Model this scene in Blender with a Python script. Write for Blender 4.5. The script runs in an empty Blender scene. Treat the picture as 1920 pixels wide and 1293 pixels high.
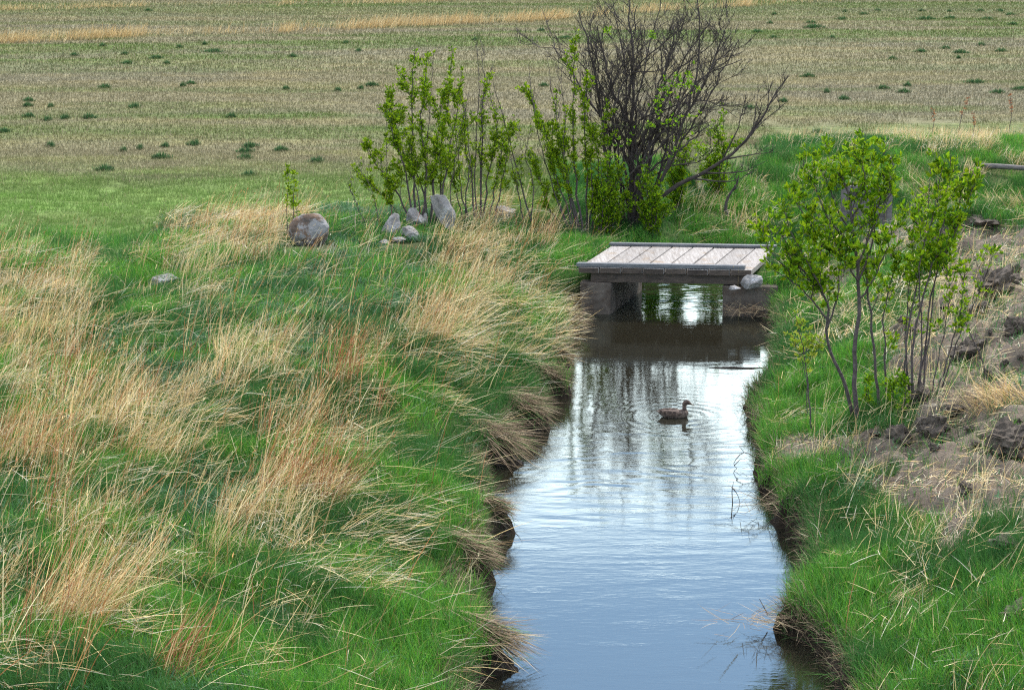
import bpy, bmesh, math, random
import numpy as np
from mathutils import Vector, Matrix, noise as mnoise

rng = np.random.default_rng(11)
random.seed(11)
scene = bpy.context.scene
COL = scene.collection
R = math.radians

# ------------------------------------------------------------------ camera model (1920 x 1293 photograph)
H = 8.2
F = 4000.0
TH = math.atan(896.5 / F)
ST, CT = math.sin(TH), math.cos(TH)


def ray(px, py):
    a = (px - 960.0) / F
    b = (646.5 - py) / F
    return a, CT + b * ST, -ST + b * CT


def at_z(px, py, z=0.0):
    a, dy, dz = ray(px, py)
    t = (H - z) / -dz
    return Vector((a * t, dy * t, z))


def at_y(px, py, Y):
    a, dy, dz = ray(px, py)
    t = Y / dy
    return Vector((a * t, Y, H + dz * t))


def project(X, Y, Z):
    dz = Z - H
    d = Y * CT - dz * ST
    u = Y * ST + dz * CT
    d = np.maximum(d, 0.1)
    return 960 + F * X / d, 646.5 - F * u / d


# ------------------------------------------------------------------ numpy noise
_TAB = np.random.default_rng(5).random((256, 256)).astype(np.float32)


def vnoise(x, y):
    xi = np.floor(x).astype(np.int64)
    yi = np.floor(y).astype(np.int64)
    fx = x - xi
    fy = y - yi
    fx = fx * fx * (3 - 2 * fx)
    fy = fy * fy * (3 - 2 * fy)
    x0, x1, y0, y1 = xi & 255, (xi + 1) & 255, yi & 255, (yi + 1) & 255
    return ((_TAB[x0, y0] * (1 - fx) + _TAB[x1, y0] * fx) * (1 - fy)
            + (_TAB[x0, y1] * (1 - fx) + _TAB[x1, y1] * fx) * fy)


def fbm(x, y, o=4, s=0.0):
    v, a, n = 0.0, 0.5, 0.0
    for i in range(o):
        v = v + a * vnoise(x * 2 ** i + 17.3 * i + s, y * 2 ** i + 9.1 * i + s * 1.7)
        n += a
        a *= 0.5
    return v / n


def sstep(a, b, x):
    t = np.clip((x - a) / (b - a), 0, 1)
    return t * t * (3 - 2 * t)


# ------------------------------------------------------------------ shoreline and terrain
_L = [(890, 1293), (930, 1235), (893, 1180), (888, 1120), (892, 1075), (915, 1040), (932, 1000), (918, 935),
      (905, 892), (945, 862), (985, 815), (1020, 765), (1045, 715), (1066, 680), (1068, 640), (1078, 612)]
_Rr = [(1560, 1293), (1548, 1240), (1490, 1195), (1455, 1155), (1505, 1100), (1525, 1045), (1490, 1005),
       (1440, 950), (1424, 900), (1430, 850), (1408, 805), (1408, 760), (1448, 700), (1455, 650), (1450, 612)]


def _shore(pts, tail):
    w = [at_z(*p) for p in pts]
    xs = [v.x for v in w]
    ys = [v.y for v in w]
    xs = [xs[0]] + xs + [p[0] for p in tail]
    ys = [ys[0] - 12] + ys + [p[1] for p in tail]
    return np.array(xs), np.array(ys)


LX, LY = _shore(_L, [(1.10, 39.1), (1.20, 39.35), (1.80, 39.5), (2.50, 42.0), (2.4, 43.0), (2.6, 44.2)])
RX, RY = _shore(_Rr, [(4.80, 38.85), (4.70, 38.98), (3.98, 39.15), (4.70, 42.0), (5.4, 43.0), (6.0, 44.2)])


TH_L = [
    (1078, 622, 46, 'matted dead straw spilling to the water at the left abutment', -.55),
    (1058, 700, 40, 'small dark overhang of mud and straw nearest the bridge on the left shore', -.75),
    (1040, 740, 46, 'dark straw overhang just above the second bend of the left shore', -.8),
    (1010, 803, 66, 'combed straw overhang pointing into the water level with the duck', -.75),
    (975, 862, 84, 'wide brown straw overhang below the duck on the left shore', -.6),
    (938, 1000, 46, 'small straw overhang at the narrow bulge of the left shore', -.6),
    (900, 1090, 62, 'ragged straw overhang halfway down the left shore', -.7),
    (955, 1248, 92, 'big combed straw overhang nearest the camera on the left shore', -.6),
]
OVER = []
for _px, _py, _w, _l, _a in TH_L:
    _t = at_z(_px, _py, .03)
    OVER.append((_t.x, _t.y, _w * 1.5 * (_t.y * CT + H * ST) / F))


def seg_d(x, y, a, b):
    ax, ay = a
    bx, by = b
    vx, vy = bx - ax, by - ay
    t = np.clip(((x - ax) * vx + (y - ay) * vy) / (vx * vx + vy * vy), 0, 1)
    return np.hypot(x - ax - t * vx, y - ay - t * vy)


def shore(x, y):
    """distance to the water's edge (positive on land) and the left-bank flag"""
    wob = (fbm(x * 2.2, y * 2.2, 3, 3.0) - 0.5) * 0.42 * (1 - sstep(37.8, 38.6, y) + sstep(43, 44, y))
    dl = np.interp(y, LY, LX) - x
    for ox, oy, osc in OVER[1:]:
        dl = dl + .26 * np.exp(-((y - oy - .05) / .24) ** 2) - .10 * np.exp(-((y - oy + .55) / .3) ** 2)
    dr = x - np.interp(y, RY, RX)
    d1 = np.maximum(np.maximum(dl, dr), y - 44.0)
    d2 = np.minimum(seg_d(x, y, (4.0, 43.6), (9.5, 46.0)), seg_d(x, y, (9.5, 46.0), (30, 49.0))) - 0.75
    left = dl > dr
    return np.minimum(d1, d2) + wob, left


_PL = ([-3, -.5, 0, .05, .20, .55, 1.1, 2.2, 3.6, 5.2, 7.5, 10], [-.6, -.35, -.08, .20, .33, .45, .64, .88, 1.08, 1.18, 1.02, .9])
_PR = ([-3, -.5, 0, .05, .22, .7, 1.4, 2.3, 3.2, 4.4, 6, 9, 14, 20], [-.6, -.35, -.08, .18, .33, .48, .74, 1.08, 1.4, 1.75, 1.95, 1.9, 1.5, .95])

# zone map of the photograph's ground, 80 px cells (see ZONES)
ZM = [
    "ffffffffffffffffffffffff",
    "ffffffffffffffffffffffff",
    "ffffffffffffffffffffffff",
    "ffffffffffffffffffmmmsss",
    "GGGGGGGGGGgggggggmmmmlmg",
    "GGGGmssbbbgsmggggmgldddd",
    "ssGmmbbbbbssmgmgggldlldd",
    "ssggbbbbbsslllggggglldddd"[:24],
    "smbbbssbrmlllggggggggddd",
    "grrsssmrrglggggggggggddd",
    "rsrssgrsmgglggggggdddddd",
    "rrsbbbssmgggggggggggmddd",
    "brsbbsslllggggggggggggdg",
    "msssgggllmgggggggggggmgg",
    "sssmggmggggggggggggggmgg",
    "srrmmmggggggggggggggggml",
]
# per zone: green, weed, straw tall, red stems, laid straw, dirt
ZONES = {
    'f': (0, 0, 0, 0, 0, 0), 'G': (.20, .0, .0, 0, .0, 0), 'g': (1.1, .05, .02, .01, .07, 0),
    'b': (.46, 1.2, .02, .02, .03, 0), 's': (.72, .28, .32, .04, .22, 0), 'm': (.90, .35, .10, .02, .14, 0),
    'r': (.70, .30, .22, .36, .18, 0), 'l': (1.05, .1, .03, .01, .30, .03), 'd': (.05, .05, .05, 0, .30, 1),
}
_ZA = np.array([[ZONES[c] for c in row] for row in ZM], dtype=np.float32)


def zones(x, y, z=0.9):
    px, py = project(x, y, z)
    jx = (fbm(x * 1.1, y * 0.6, 3, 21.) - .5) * 120
    jy = (fbm(x * 1.1, y * 0.6, 3, 47.) - .5) * 80
    u = np.clip((px + jx) / 80 - .5, 0, 22.999)
    v = np.clip((py + jy) / 80.8 - .5, 0, 14.999)
    i, j = u.astype(int), v.astype(int)
    fu, fv = sstep(.2, .8, u - i)[..., None], sstep(.2, .8, v - j)[..., None]
    return (_ZA[j, i] * (1 - fu) + _ZA[j, i + 1] * fu) * (1 - fv) + (_ZA[j + 1, i] * (1 - fu) + _ZA[j + 1, i + 1] * fu) * fv


def height(x, y):
    x = np.asarray(x, dtype=np.float64)
    y = np.asarray(y, dtype=np.float64)
    d, left = shore(x, y)
    zl = np.interp(d, *_PL)
    zr = np.interp(d, *_PR)
    fade = sstep(46, 60, y)
    zr = zr * (1 - fade) + np.minimum(zr, .95) * fade
    zl2 = zl * (1 - sstep(42, 50, y)) + np.minimum(zl, .9) * sstep(42, 50, y)
    z = np.where(left, zl2, zr)
    # the approaches of the bridge are level with its deck
    br = np.exp(-((y - 41.0) / 1.6) ** 6) * (d > 0.05) * np.exp(-(np.maximum(np.abs(x - 3.1) - 1.6, 0) / 2.2) ** 2)
    z = z * (1 - br) + np.where(z > .05, .80, z) * br
    land = sstep(.1, .9, d)
    z = z + land * (fbm(x * .55, y * .55, 3, 5.) - .5) * .34 * (1 - .8 * sstep(45, 55, y))
    z = z + land * (fbm(x * 2.6, y * 2.6, 3, 8.) - .5) * .16 * (1 - sstep(45, 55, y))
    near = (np.abs(x) < 14) & (y < 52) & (y > 14)
    if np.any(near):
        zz = zones(x[near] if x.ndim else x, y[near] if y.ndim else y)[..., 5] if x.ndim else zones(x[None], y[None])[..., 5]
        xx, yy = (x[near], y[near]) if x.ndim else (x[None], y[None])
        r1 = np.abs(fbm(xx * 1.7, yy * 1.7, 3, 70.) - .5) * 2
        r2 = fbm(xx * 5.5, yy * 5.5, 3, 71.)
        add = zz * ((.35 - r1) * .40 + (r2 - .5) * .22)
        if x.ndim:
            z[near] += add
        else:
            z = z + add[0]
    return z


def hz(x, y):
    return float(height(np.array([x]), np.array([y]))[0])


def gp(px, py, lift=0.0):
    """the point of the ground under a pixel of the photograph"""
    a, dy, dz = ray(px, py)
    t = np.arange(17, 150, .08)
    g = height(a * t, dy * t) - (H + dz * t)
    i = int(np.argmax(g > 0))
    f = g[i - 1] / (g[i - 1] - g[i])
    tt = t[i - 1] + f * .08
    x, y = a * tt, dy * tt
    return Vector((x, y, hz(x, y) + lift))


# ------------------------------------------------------------------ mesh helpers
def tag(o, label=None, cat=None, group=None, kind=None):
    if label: o['label'] = label
    if cat: o['category'] = cat
    if group: o['group'] = group
    if kind: o['kind'] = kind
    return o


def empty(name, loc=(0, 0, 0), rz=0.0):
    o = bpy.data.objects.new(name, None)
    o.empty_display_size = .2
    o.location = loc
    o.rotation_euler = (0, 0, rz)
    COL.objects.link(o)
    return o


def link(name, me, mat, parent=None):
    o = bpy.data.objects.new(name, me)
    if mat is not None and len(me.materials) == 0:
        me.materials.append(mat)
    COL.objects.link(o)
    if parent is not None:
        o.parent = parent
    return o


def raw_mesh(name, V, loops, starts, cols=None, smooth=False):
    me = bpy.data.meshes.new(name)
    V = np.ascontiguousarray(V, dtype=np.float32)
    me.vertices.add(len(V))
    me.vertices.foreach_set('co', V.ravel())
    loops = np.ascontiguousarray(loops, dtype=np.int32)
    me.loops.add(len(loops))
    me.loops.foreach_set('vertex_index', loops)
    starts = np.ascontiguousarray(starts, dtype=np.int32)
    me.polygons.add(len(starts))
    me.polygons.foreach_set('loop_start', starts)
    me.update(calc_edges=True)
    me.polygons.foreach_set('use_smooth', np.full(len(starts), smooth, dtype=bool))
    if cols is not None:
        at = me.color_attributes.new('Col', 'FLOAT_COLOR', 'POINT')
        c4 = np.ones((len(V), 4), dtype=np.float32)
        c4[:, :3] = cols
        at.data.foreach_set('color', c4.ravel())
    return me


class MB:
    """collects shapes that become ONE mesh"""

    def __init__(self):
        self.v, self.f, self.c = [], [], []

    def add(self, verts, faces, col=(1, 1, 1)):
        o = len(self.v)
        self.v += [tuple(p) for p in verts]
        self.f += [tuple(i + o for i in f) for f in faces]
        self.c += [col] * len(verts)

    def tube(self, pts, rad, sides=6, col=(1, 1, 1), cap=True):
        pts = [Vector(p) for p in pts]
        n = len(pts)
        V, Fc = [], []
        t0 = (pts[1] - pts[0]).normalized()
        u = t0.orthogonal().normalized()
        for i in range(n):
            t = (pts[min(i + 1, n - 1)] - pts[max(i - 1, 0)])
            t = t.normalized() if t.length > 1e-9 else t0
            u = (u - t * u.dot(t))
            u = u.normalized() if u.length > 1e-6 else t.orthogonal().normalized()
            w = t.cross(u)
            r = rad[i] if hasattr(rad, '__len__') else rad
            for k in range(sides):
                a = 2 * math.pi * k / sides
                V.append(pts[i] + (u * math.cos(a) + w * math.sin(a)) * r)
        for i in range(n - 1):
            for k in range(sides):
                k2 = (k + 1) % sides
                Fc.append((i * sides + k, i * sides + k2, (i + 1) * sides + k2, (i + 1) * sides + k))
        if cap:
            Fc.append(tuple(range(sides - 1, -1, -1)))
            Fc.append(tuple((n - 1) * sides + k for k in range(sides)))
        self.add(V, Fc, col)

    def prism(self, poly, z0, z1, col=(1, 1, 1)):
        n = len(poly)
        V = [(p[0], p[1], z0) for p in poly] + [(p[0], p[1], z1) for p in poly]
        Fc = [tuple(range(n - 1, -1, -1)), tuple(range(n, 2 * n))]
        Fc += [(i, (i + 1) % n, n + (i + 1) % n, n + i) for i in range(n)]
        self.add(V, Fc, col)

    def mesh(self, name, smooth=False, origin=None, bevel=0.0, sub=0):
        me = bpy.data.meshes.new(name)
        V = self.v
        if origin is not None:
            V = [(p[0] - origin[0], p[1] - origin[1], p[2] - origin[2]) for p in V]
        me.from_pydata(V, [], self.f)
        at = me.color_attributes.new('Col', 'FLOAT_COLOR', 'POINT')
        at.data.foreach_set('color', np.array([(*c, 1) for c in self.c], dtype=np.float32).ravel())
        if bevel or sub:
            bm = bmesh.new()
            bm.from_mesh(me)
            if sub:
                bmesh.ops.subdivide_edges(bm, edges=bm.edges[:], cuts=sub, use_grid_fill=True)
            if bevel:
                bmesh.ops.bevel(bm, geom=bm.edges[:], offset=bevel, segments=2, affect='EDGES', profile=.6)
            bm.normal_update()
            bm.to_mesh(me)
            bm.free()
        if smooth:
            me.polygons.foreach_set('use_smooth', np.ones(len(me.polygons), dtype=bool))
        me.update()
        return me


# ------------------------------------------------------------------ materials
def new_mat(name):
    m = bpy.data.materials.new(name)
    m.use_nodes = True
    nt = m.node_tree
    nt.nodes.clear()
    out = nt.nodes.new('ShaderNodeOutputMaterial')
    return m, nt, nt.nodes, nt.links, out


def blade_mat(name, trans=.35, rough=.7, spec=.08):
    m, nt, N, L, out = new_mat(name)
    at = N.new('ShaderNodeAttribute'); at.attribute_name = 'Col'
    p = N.new('ShaderNodeBsdfPrincipled')
    p.inputs['Roughness'].default_value = rough
    p.inputs['Specular IOR Level'].default_value = spec
    L.new(at.outputs['Color'], p.inputs['Base Color'])
    t = N.new('ShaderNodeBsdfTranslucent')
    L.new(at.outputs['Color'], t.inputs['Color'])
    mx = N.new('ShaderNodeMixShader'); mx.inputs[0].default_value = trans
    L.new(p.outputs[0], mx.inputs[1]); L.new(t.outputs[0], mx.inputs[2])
    L.new(mx.outputs[0], out.inputs[0])
    return m


def noise_node(N, L, coord, scale, detail=5, rough=.6, vec_scale=None):
    n = N.new('ShaderNodeTexNoise')
    n.inputs['Scale'].default_value = scale
    n.inputs['Detail'].default_value = detail
    n.inputs['Roughness'].default_value = rough
    if vec_scale:
        mp = N.new('ShaderNodeMapping')
        mp.inputs['Scale'].default_value = vec_scale
        L.new(coord, mp.inputs[0])
        coord = mp.outputs[0]
    L.new(coord, n.inputs['Vector'])
    return n


def ramp(N, L, fac, stops):
    r = N.new('ShaderNodeValToRGB')
    e = r.color_ramp.elements
    while len(e) < len(stops):
        e.new(.5)
    for i, (p, c) in enumerate(stops):
        e[i].position = p
        e[i].color = (*c, 1) if len(c) == 3 else c
    L.new(fac, r.inputs[0])
    return r


def mixc(N, L, fac, a, b, mode='MIX'):
    m = N.new('ShaderNodeMix'); m.data_type = 'RGBA'; m.blend_type = mode
    for sock, val in ((m.inputs[0], fac), (m.inputs[6], a), (m.inputs[7], b)):
        if hasattr(val, 'is_output'):
            L.new(val, sock)
        elif isinstance(val, (int, float)):
            sock.default_value = val
        else:
            sock.default_value = (*val, 1)
    return m.outputs[2]


def rough_mat(name, stops, scale=6, bump=.4, bscale=None, rough=.85, attr=False, vec=None, second=None, bdist=.03):
    """noise-coloured rough surface; second = (scale, lo, hi, colour) adds patches such as lichen, rust or stain"""
    m, nt, N, L, out = new_mat(name)
    tc = N.new('ShaderNodeTexCoord')
    co = tc.outputs['Object']
    n = noise_node(N, L, co, scale, 6, .65, vec)
    c = ramp(N, L, n.outputs[0], stops).outputs[0]
    if second:
        for (s, lo, hi, cc) in second:
            n2 = noise_node(N, L, co, s, 5, .7)
            f = ramp(N, L, n2.outputs[0], [(lo, (0, 0, 0)), (hi, (1, 1, 1))]).outputs[0]
            c = mixc(N, L, f, c, cc)
    if attr:
        at = N.new('ShaderNodeAttribute'); at.attribute_name = 'Col'
        c = mixc(N, L, 1.0, c, at.outputs['Color'], 'MULTIPLY')
    p = N.new('ShaderNodeBsdfPrincipled')
    p.inputs['Roughness'].default_value = rough
    p.inputs['Specular IOR Level'].default_value = .25
    L.new(c, p.inputs['Base Color'])
    nb = noise_node(N, L, co, bscale or scale * 3, 8, .7, vec)
    b = N.new('ShaderNodeBump'); b.inputs['Strength'].default_value = bump; b.inputs['Distance'].default_value = bdist
    L.new(nb.outputs[0], b.inputs['Height']); L.new(b.outputs[0], p.inputs['Normal'])
    L.new(p.outputs[0], out.inputs[0])
    return m


M = {}
M['blade'] = blade_mat('grass_blade', .24)
M['straw'] = blade_mat('dry_straw', .15)
M['leaf'] = blade_mat('leaf', .33, .55, .1)
M['bark'] = rough_mat('bark', [(.3, (.045, .035, .032)), (.7, (.13, .105, .10))], 14, .5, 40, .85)
M['dead_bark'] = rough_mat('dead_bark', [(.3, (.030, .023, .020)), (.62, (.080, .064, .058)), (.85, (.20, .175, .165))], 9, .5, 40, .85)
M['deck'] = rough_mat('weathered_plank', [(.25, (.15, .13, .112)), (.5, (.285, .26, .238)), (.8, (.41, .385, .36))], 3.5, .45, 9, .8, True, (7, .55, 7),
                      [(2.2, .53, .66, (.24, .185, .135))], .01)
M['curb'] = rough_mat('curb_timber', [(.3, (.09, .092, .096)), (.7, (.20, .205, .21))], 4, .5, 10, .8, True, (.8, 8, 8), None, .01)
M['grey_wood'] = rough_mat('grey_wood', [(.3, (.085, .075, .068)), (.7, (.21, .19, .175))], 5, .5, 12, .85, True, (1, 6, 6), None, .01)
M['end_wood'] = rough_mat('dark_timber', [(.3, (.035, .027, .022)), (.7, (.12, .09, .07))], 5, .5, 14, .8, True, (1, 6, 6), None, .01)
M['concrete'] = rough_mat('old_concrete', [(.3, (.06, .046, .036)), (.7, (.145, .12, .098))], 4, .5, 16, .9, True, None, [(1.7, .5, .66, (.06, .042, .030))])
M['rock'] = rough_mat('pale_rock', [(.3, (.14, .125, .115)), (.7, (.42, .395, .375))], 5, .9, 9, .9, True, None, [(3.3, .58, .66, (.60, .60, .60)), (2.1, .60, .72, (.20, .12, .08))], .05)
M['boulder'] = rough_mat('boulder_stone', [(.35, (.07, .058, .05)), (.5, (.15, .098, .068)), (.66, (.24, .145, .085))], 2.2, .7, 7, .85, True, (1, 1, 2.5), [(2.6, .46, .54, (.25, .24, .235)), (5, .66, .7, (.5, .5, .5))], .05)
M['clod'] = rough_mat('dry_clay', [(.3, (.065, .051, .040)), (.7, (.19, .155, .122))], 7, 1.0, 16, .95, True, None, None, .09)
M['mud'] = rough_mat('wet_mud', [(.3, (.014, .010, .008)), (.7, (.045, .032, .023))], 6, .9, 15, .6, False, None, None, .05)
M['duck'] = rough_mat('duck_feather', [(.38, (.035, .024, .020)), (.52, (.11, .080, .062)), (.68, (.24, .185, .15))], 24, .3, 60, .7, True)


def ground_mat():
    m, nt, N, L, out = new_mat('ground_soil')
    at = N.new('ShaderNodeAttribute'); at.attribute_name = 'Col'
    geo = N.new('ShaderNodeNewGeometry')
    co = geo.outputs['Position']
    n1 = noise_node(N, L, co, 3.0, 8, .7)
    n2 = noise_node(N, L, co, 1.0, 6, .7, (.5, 3.0, 1))
    v1 = ramp(N, L, n1.outputs[0], [(.25, (.45, .45, .45)), (.75, (1.5, 1.5, 1.5))]).outputs[0]
    v2 = ramp(N, L, n2.outputs[0], [(.25, (.7, .7, .7)), (.75, (1.25, 1.25, 1.25))]).outputs[0]
    c = mixc(N, L, 1.0, at.outputs['Color'], v1, 'MULTIPLY')
    c = mixc(N, L, 1.0, c, v2, 'MULTIPLY')
    p = N.new('ShaderNodeBsdfPrincipled'); p.inputs['Roughness'].default_value = .95
    p.inputs['Specular IOR Level'].default_value = .1
    L.new(c, p.inputs['Base Color'])
    nb = noise_node(N, L, co, 9, 9, .72)
    b = N.new('ShaderNodeBump'); b.inputs['Strength'].default_value = .9; b.inputs['Distance'].default_value = .06
    L.new(nb.outputs[0], b.inputs['Height']); L.new(b.outputs[0], p.inputs['Normal'])
    L.new(p.outputs[0], out.inputs[0])
    return m


def water_mat():
    m, nt, N, L, out = new_mat('stream_water')
    geo = N.new('ShaderNodeNewGeometry')
    co = geo.outputs['Position']
    n1 = noise_node(N, L, co, 1.0, 3, .55, (7, 22, 1))
    n2 = noise_node(N, L, co, 1.0, 2, .5, (2.2, 7, 1))
    ad = N.new('ShaderNodeMath'); ad.operation = 'ADD'
    L.new(n1.outputs[0], ad.inputs[0]); L.new(n2.outputs[0], ad.inputs[1])
    n3 = noise_node(N, L, co, 1.0, 2, .5, (16, 34, 1))
    n4 = noise_node(N, L, co, 1.0, 3, .6, (.9, 2.6, 1))
    pm = ramp(N, L, n4.outputs[0], [(.54, (0, 0, 0)), (.68, (1, 1, 1))])
    mu = N.new('ShaderNodeMath'); mu.operation = 'MULTIPLY'
    L.new(n3.outputs[0], mu.inputs[0]); L.new(pm.outputs[0], mu.inputs[1])
    m2 = N.new('ShaderNodeMath'); m2.operation = 'MULTIPLY_ADD'; m2.inputs[1].default_value = 1.5
    L.new(mu.outputs[0], m2.inputs[0]); L.new(ad.outputs[0], m2.inputs[2])
    b = N.new('ShaderNodeBump'); b.inputs['Strength'].default_value = .12; b.inputs['Distance'].default_value = .006
    L.new(m2.outputs[0], b.inputs['Height'])
    p = N.new('ShaderNodeBsdfPrincipled')
    p.inputs['Base Color'].default_value = (.016, .014, .009, 1)
    p.inputs['Roughness'].default_value = .5
    p.inputs['Specular IOR Level'].default_value = 0
    g = N.new('ShaderNodeBsdfGlossy'); g.inputs['Roughness'].default_value = .02
    g.inputs['Color'].default_value = (.84, .98, .97, 1)
    L.new(b.outputs[0], g.inputs['Normal'])
    fr = N.new('ShaderNodeFresnel'); fr.inputs['IOR'].default_value = 2.8
    L.new(b.outputs[0], fr.inputs['Normal'])
    mx = N.new('ShaderNodeMixShader')
    L.new(fr.outputs[0], mx.inputs[0]); L.new(p.outputs[0], mx.inputs[1]); L.new(g.outputs[0], mx.inputs[2])
    L.new(mx.outputs[0], out.inputs[0])
    return m


# ------------------------------------------------------------------ ground
def field_color(x, y, z=.9):
    """albedo of the mown field: brown stubble with long bands of green"""
    px, py = project(x, y, z)
    n = fbm(x * .10, y * .55, 4, 31.)
    n2 = fbm(x * .35, y * .9, 4, 33.)
    n3 = fbm(x * .05, y * .28, 3, 37.)
    brown = np.array([.205, .172, .105])
    tan = np.array([.29, .230, .115])
    grey = np.array([.195, .165, .115])
    green = np.array([.095, .130, .035])
    lawn = np.array([.155, .27, .055])
    w = (py + (n - .5) * 44 + (n2 - .5) * 22)
    g = .20 + .62 * np.exp(-((w - 243) / 17) ** 2) + .5 * np.exp(-((w - 338) / 15) ** 2) + .75 * np.exp(-((w - 84 + (px - 500) * .018) / 9) ** 2)
    g += .35 * np.exp(-((w - 120) / 14) ** 2) * sstep(.4, .6, n3) + .5 * np.exp(-((w - 15) / 14) ** 2)
    g = np.clip(g + sstep(.50, .70, n) * .4, 0, 1)
    lw = (1 - .85 * sstep(1000, 1200, px)) * sstep(265, 410, w + (n2 - .5) * 90) * (1 - .25 * sstep(.45, .6, n2))
    tn = sstep(.52, .7, n2) * .5
    gy = sstep(.45, .62, n3)
    c = brown[None] * (1 - gy[:, None]) + grey[None] * gy[:, None]
    c = c * (1 - tn[:, None]) + tan[None] * tn[:, None]
    c = c * (1 - g[:, None]) + green[None] * g[:, None]
    c = c * (1 - lw[:, None]) + lawn[None] * lw[:, None]
    return c


def axis(parts):
    out = []
    for a, b, s in parts:
        out.append(np.arange(a, b, s))
    return np.concatenate(out)


gx = axis([(-60, -9, .7), (-9, 9.5, .075), (9.5, 61, .7)])
gx = np.concatenate([-np.geomspace(3000, 62, 16), gx, np.geomspace(63, 3000, 16)])
gy = axis([(-40, 12, 4), (12, 17, .4), (17, 47, .08), (47, 60, .2), (60, 135, .5)])
gy = np.concatenate([-np.geomspace(2500, 45, 8), gy, np.geomspace(136, 4000, 34)])
GX, GY = np.meshgrid(gx, gy)
fx, fy = GX.ravel(), GY.ravel()
fz = height(fx, fy)
dsh, lft = shore(fx, fy)
c = field_color(fx, fy)
nearm = ((fy < 50) & (np.abs(fx) < 16))
zn = zones(fx, fy, fz)
soil = np.array([.085, .072, .045])
dirt = np.array([.175, .140, .108])
mud = np.array([.026, .019, .013])
fieldw = np.clip(1 - zn.sum(-1) / .5, 0, 1)[:, None]
gw = zn[:, 5:6]
gg = np.clip(zn[:, 0:1] * 1.1, 0, 1) * (1 - gw)
soil2 = soil[None] * (1 - gg) + np.array([[.050, .085, .022]]) * gg
cc = soil2 * (1 - gw) + dirt[None] * gw
tone = (.75 + .5 * fbm(fx * .9, fy * .9, 4, 61.))[:, None]
cc = cc * tone
lawnw = (1 - sstep(44, 47.5, fy))[:, None]
c = np.where(nearm[:, None], c * (1 - lawnw * (1 - fieldw)) + cc * lawnw * (1 - fieldw), c)
mw = (1 - sstep(.05, .32, dsh))[:, None]
c = c * (1 - mw) + mud[None] * mw
nx, ny = len(gx), len(gy)
idx = np.arange(nx * ny).reshape(ny, nx)
quads = np.stack([idx[:-1, :-1], idx[:-1, 1:], idx[1:, 1:], idx[1:, :-1]], -1).reshape(-1)
gm = raw_mesh('ground', np.stack([fx, fy, fz], -1), quads, np.arange(0, len(quads), 4), c, True)
ground = link('ground', gm, ground_mat())
tag(ground, 'flat farm field and stream banks of soil and dry clay', 'ground', kind='structure')

# ------------------------------------------------------------------ stream
DUCK = at_z(1266, 781)
wx = np.arange(-4, 9.0, .05)
wy = np.concatenate([np.arange(5, 17, .2), np.arange(17, 47, .03)])
WX, WY = np.meshgrid(wx, wy)
x_, y_ = WX.ravel(), WY.ravel()
amp_far = sstep(38.5, 40.0, y_)
mid = np.exp(-((y_ - 28.4) / 2.5) ** 2)
edge = sstep(.0, .9, -(shore(x_, y_)[0]))
ph = y_ * 16 + (fbm(x_ * .8, y_ * .8, 3, 91.) - .5) * 26 + x_ * .5
w = .0010 * np.sin(ph) * mid * sstep(.35, .7, fbm(x_ * .9, y_ * 1.4, 2, 93.)) * edge
w += (fbm(x_ * 1.3, y_ * 4.2, 3, 95.) - .5) * (.0010 + .018 * amp_far + .0040 * mid)
w += (fbm(x_ * 5, y_ * 13, 2, 97.) - .5) * (.0005 + .005 * amp_far)
rd = np.hypot(x_ - DUCK.x - .05, (y_ - DUCK.y))
w += .0018 * np.sin(rd * 30) * np.exp(-rd / .75) * sstep(.12, .3, rd)
idx = np.arange(len(wx) * len(wy)).reshape(len(wy), len(wx))
quads = np.stack([idx[:-1, :-1], idx[:-1, 1:], idx[1:, 1:], idx[1:, :-1]], -1).reshape(-1)
wm = raw_mesh('stream_water', np.stack([x_, y_, w], -1), quads, np.arange(0, len(quads), 4), None, True)
tag(link('stream_water', wm, water_mat()), 'rippled blue stream flowing under the plank bridge', 'stream', kind='structure')
m = MB(); m.prism([(9.0, 43), (40, 46), (40, 52), (9.0, 49)], -.2, -.002)
tag(link('stream_water', m.mesh('stream_bend'), bpy.data.materials['stream_water']), 'stream water beyond the bridge', 'stream', kind='structure')


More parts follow.
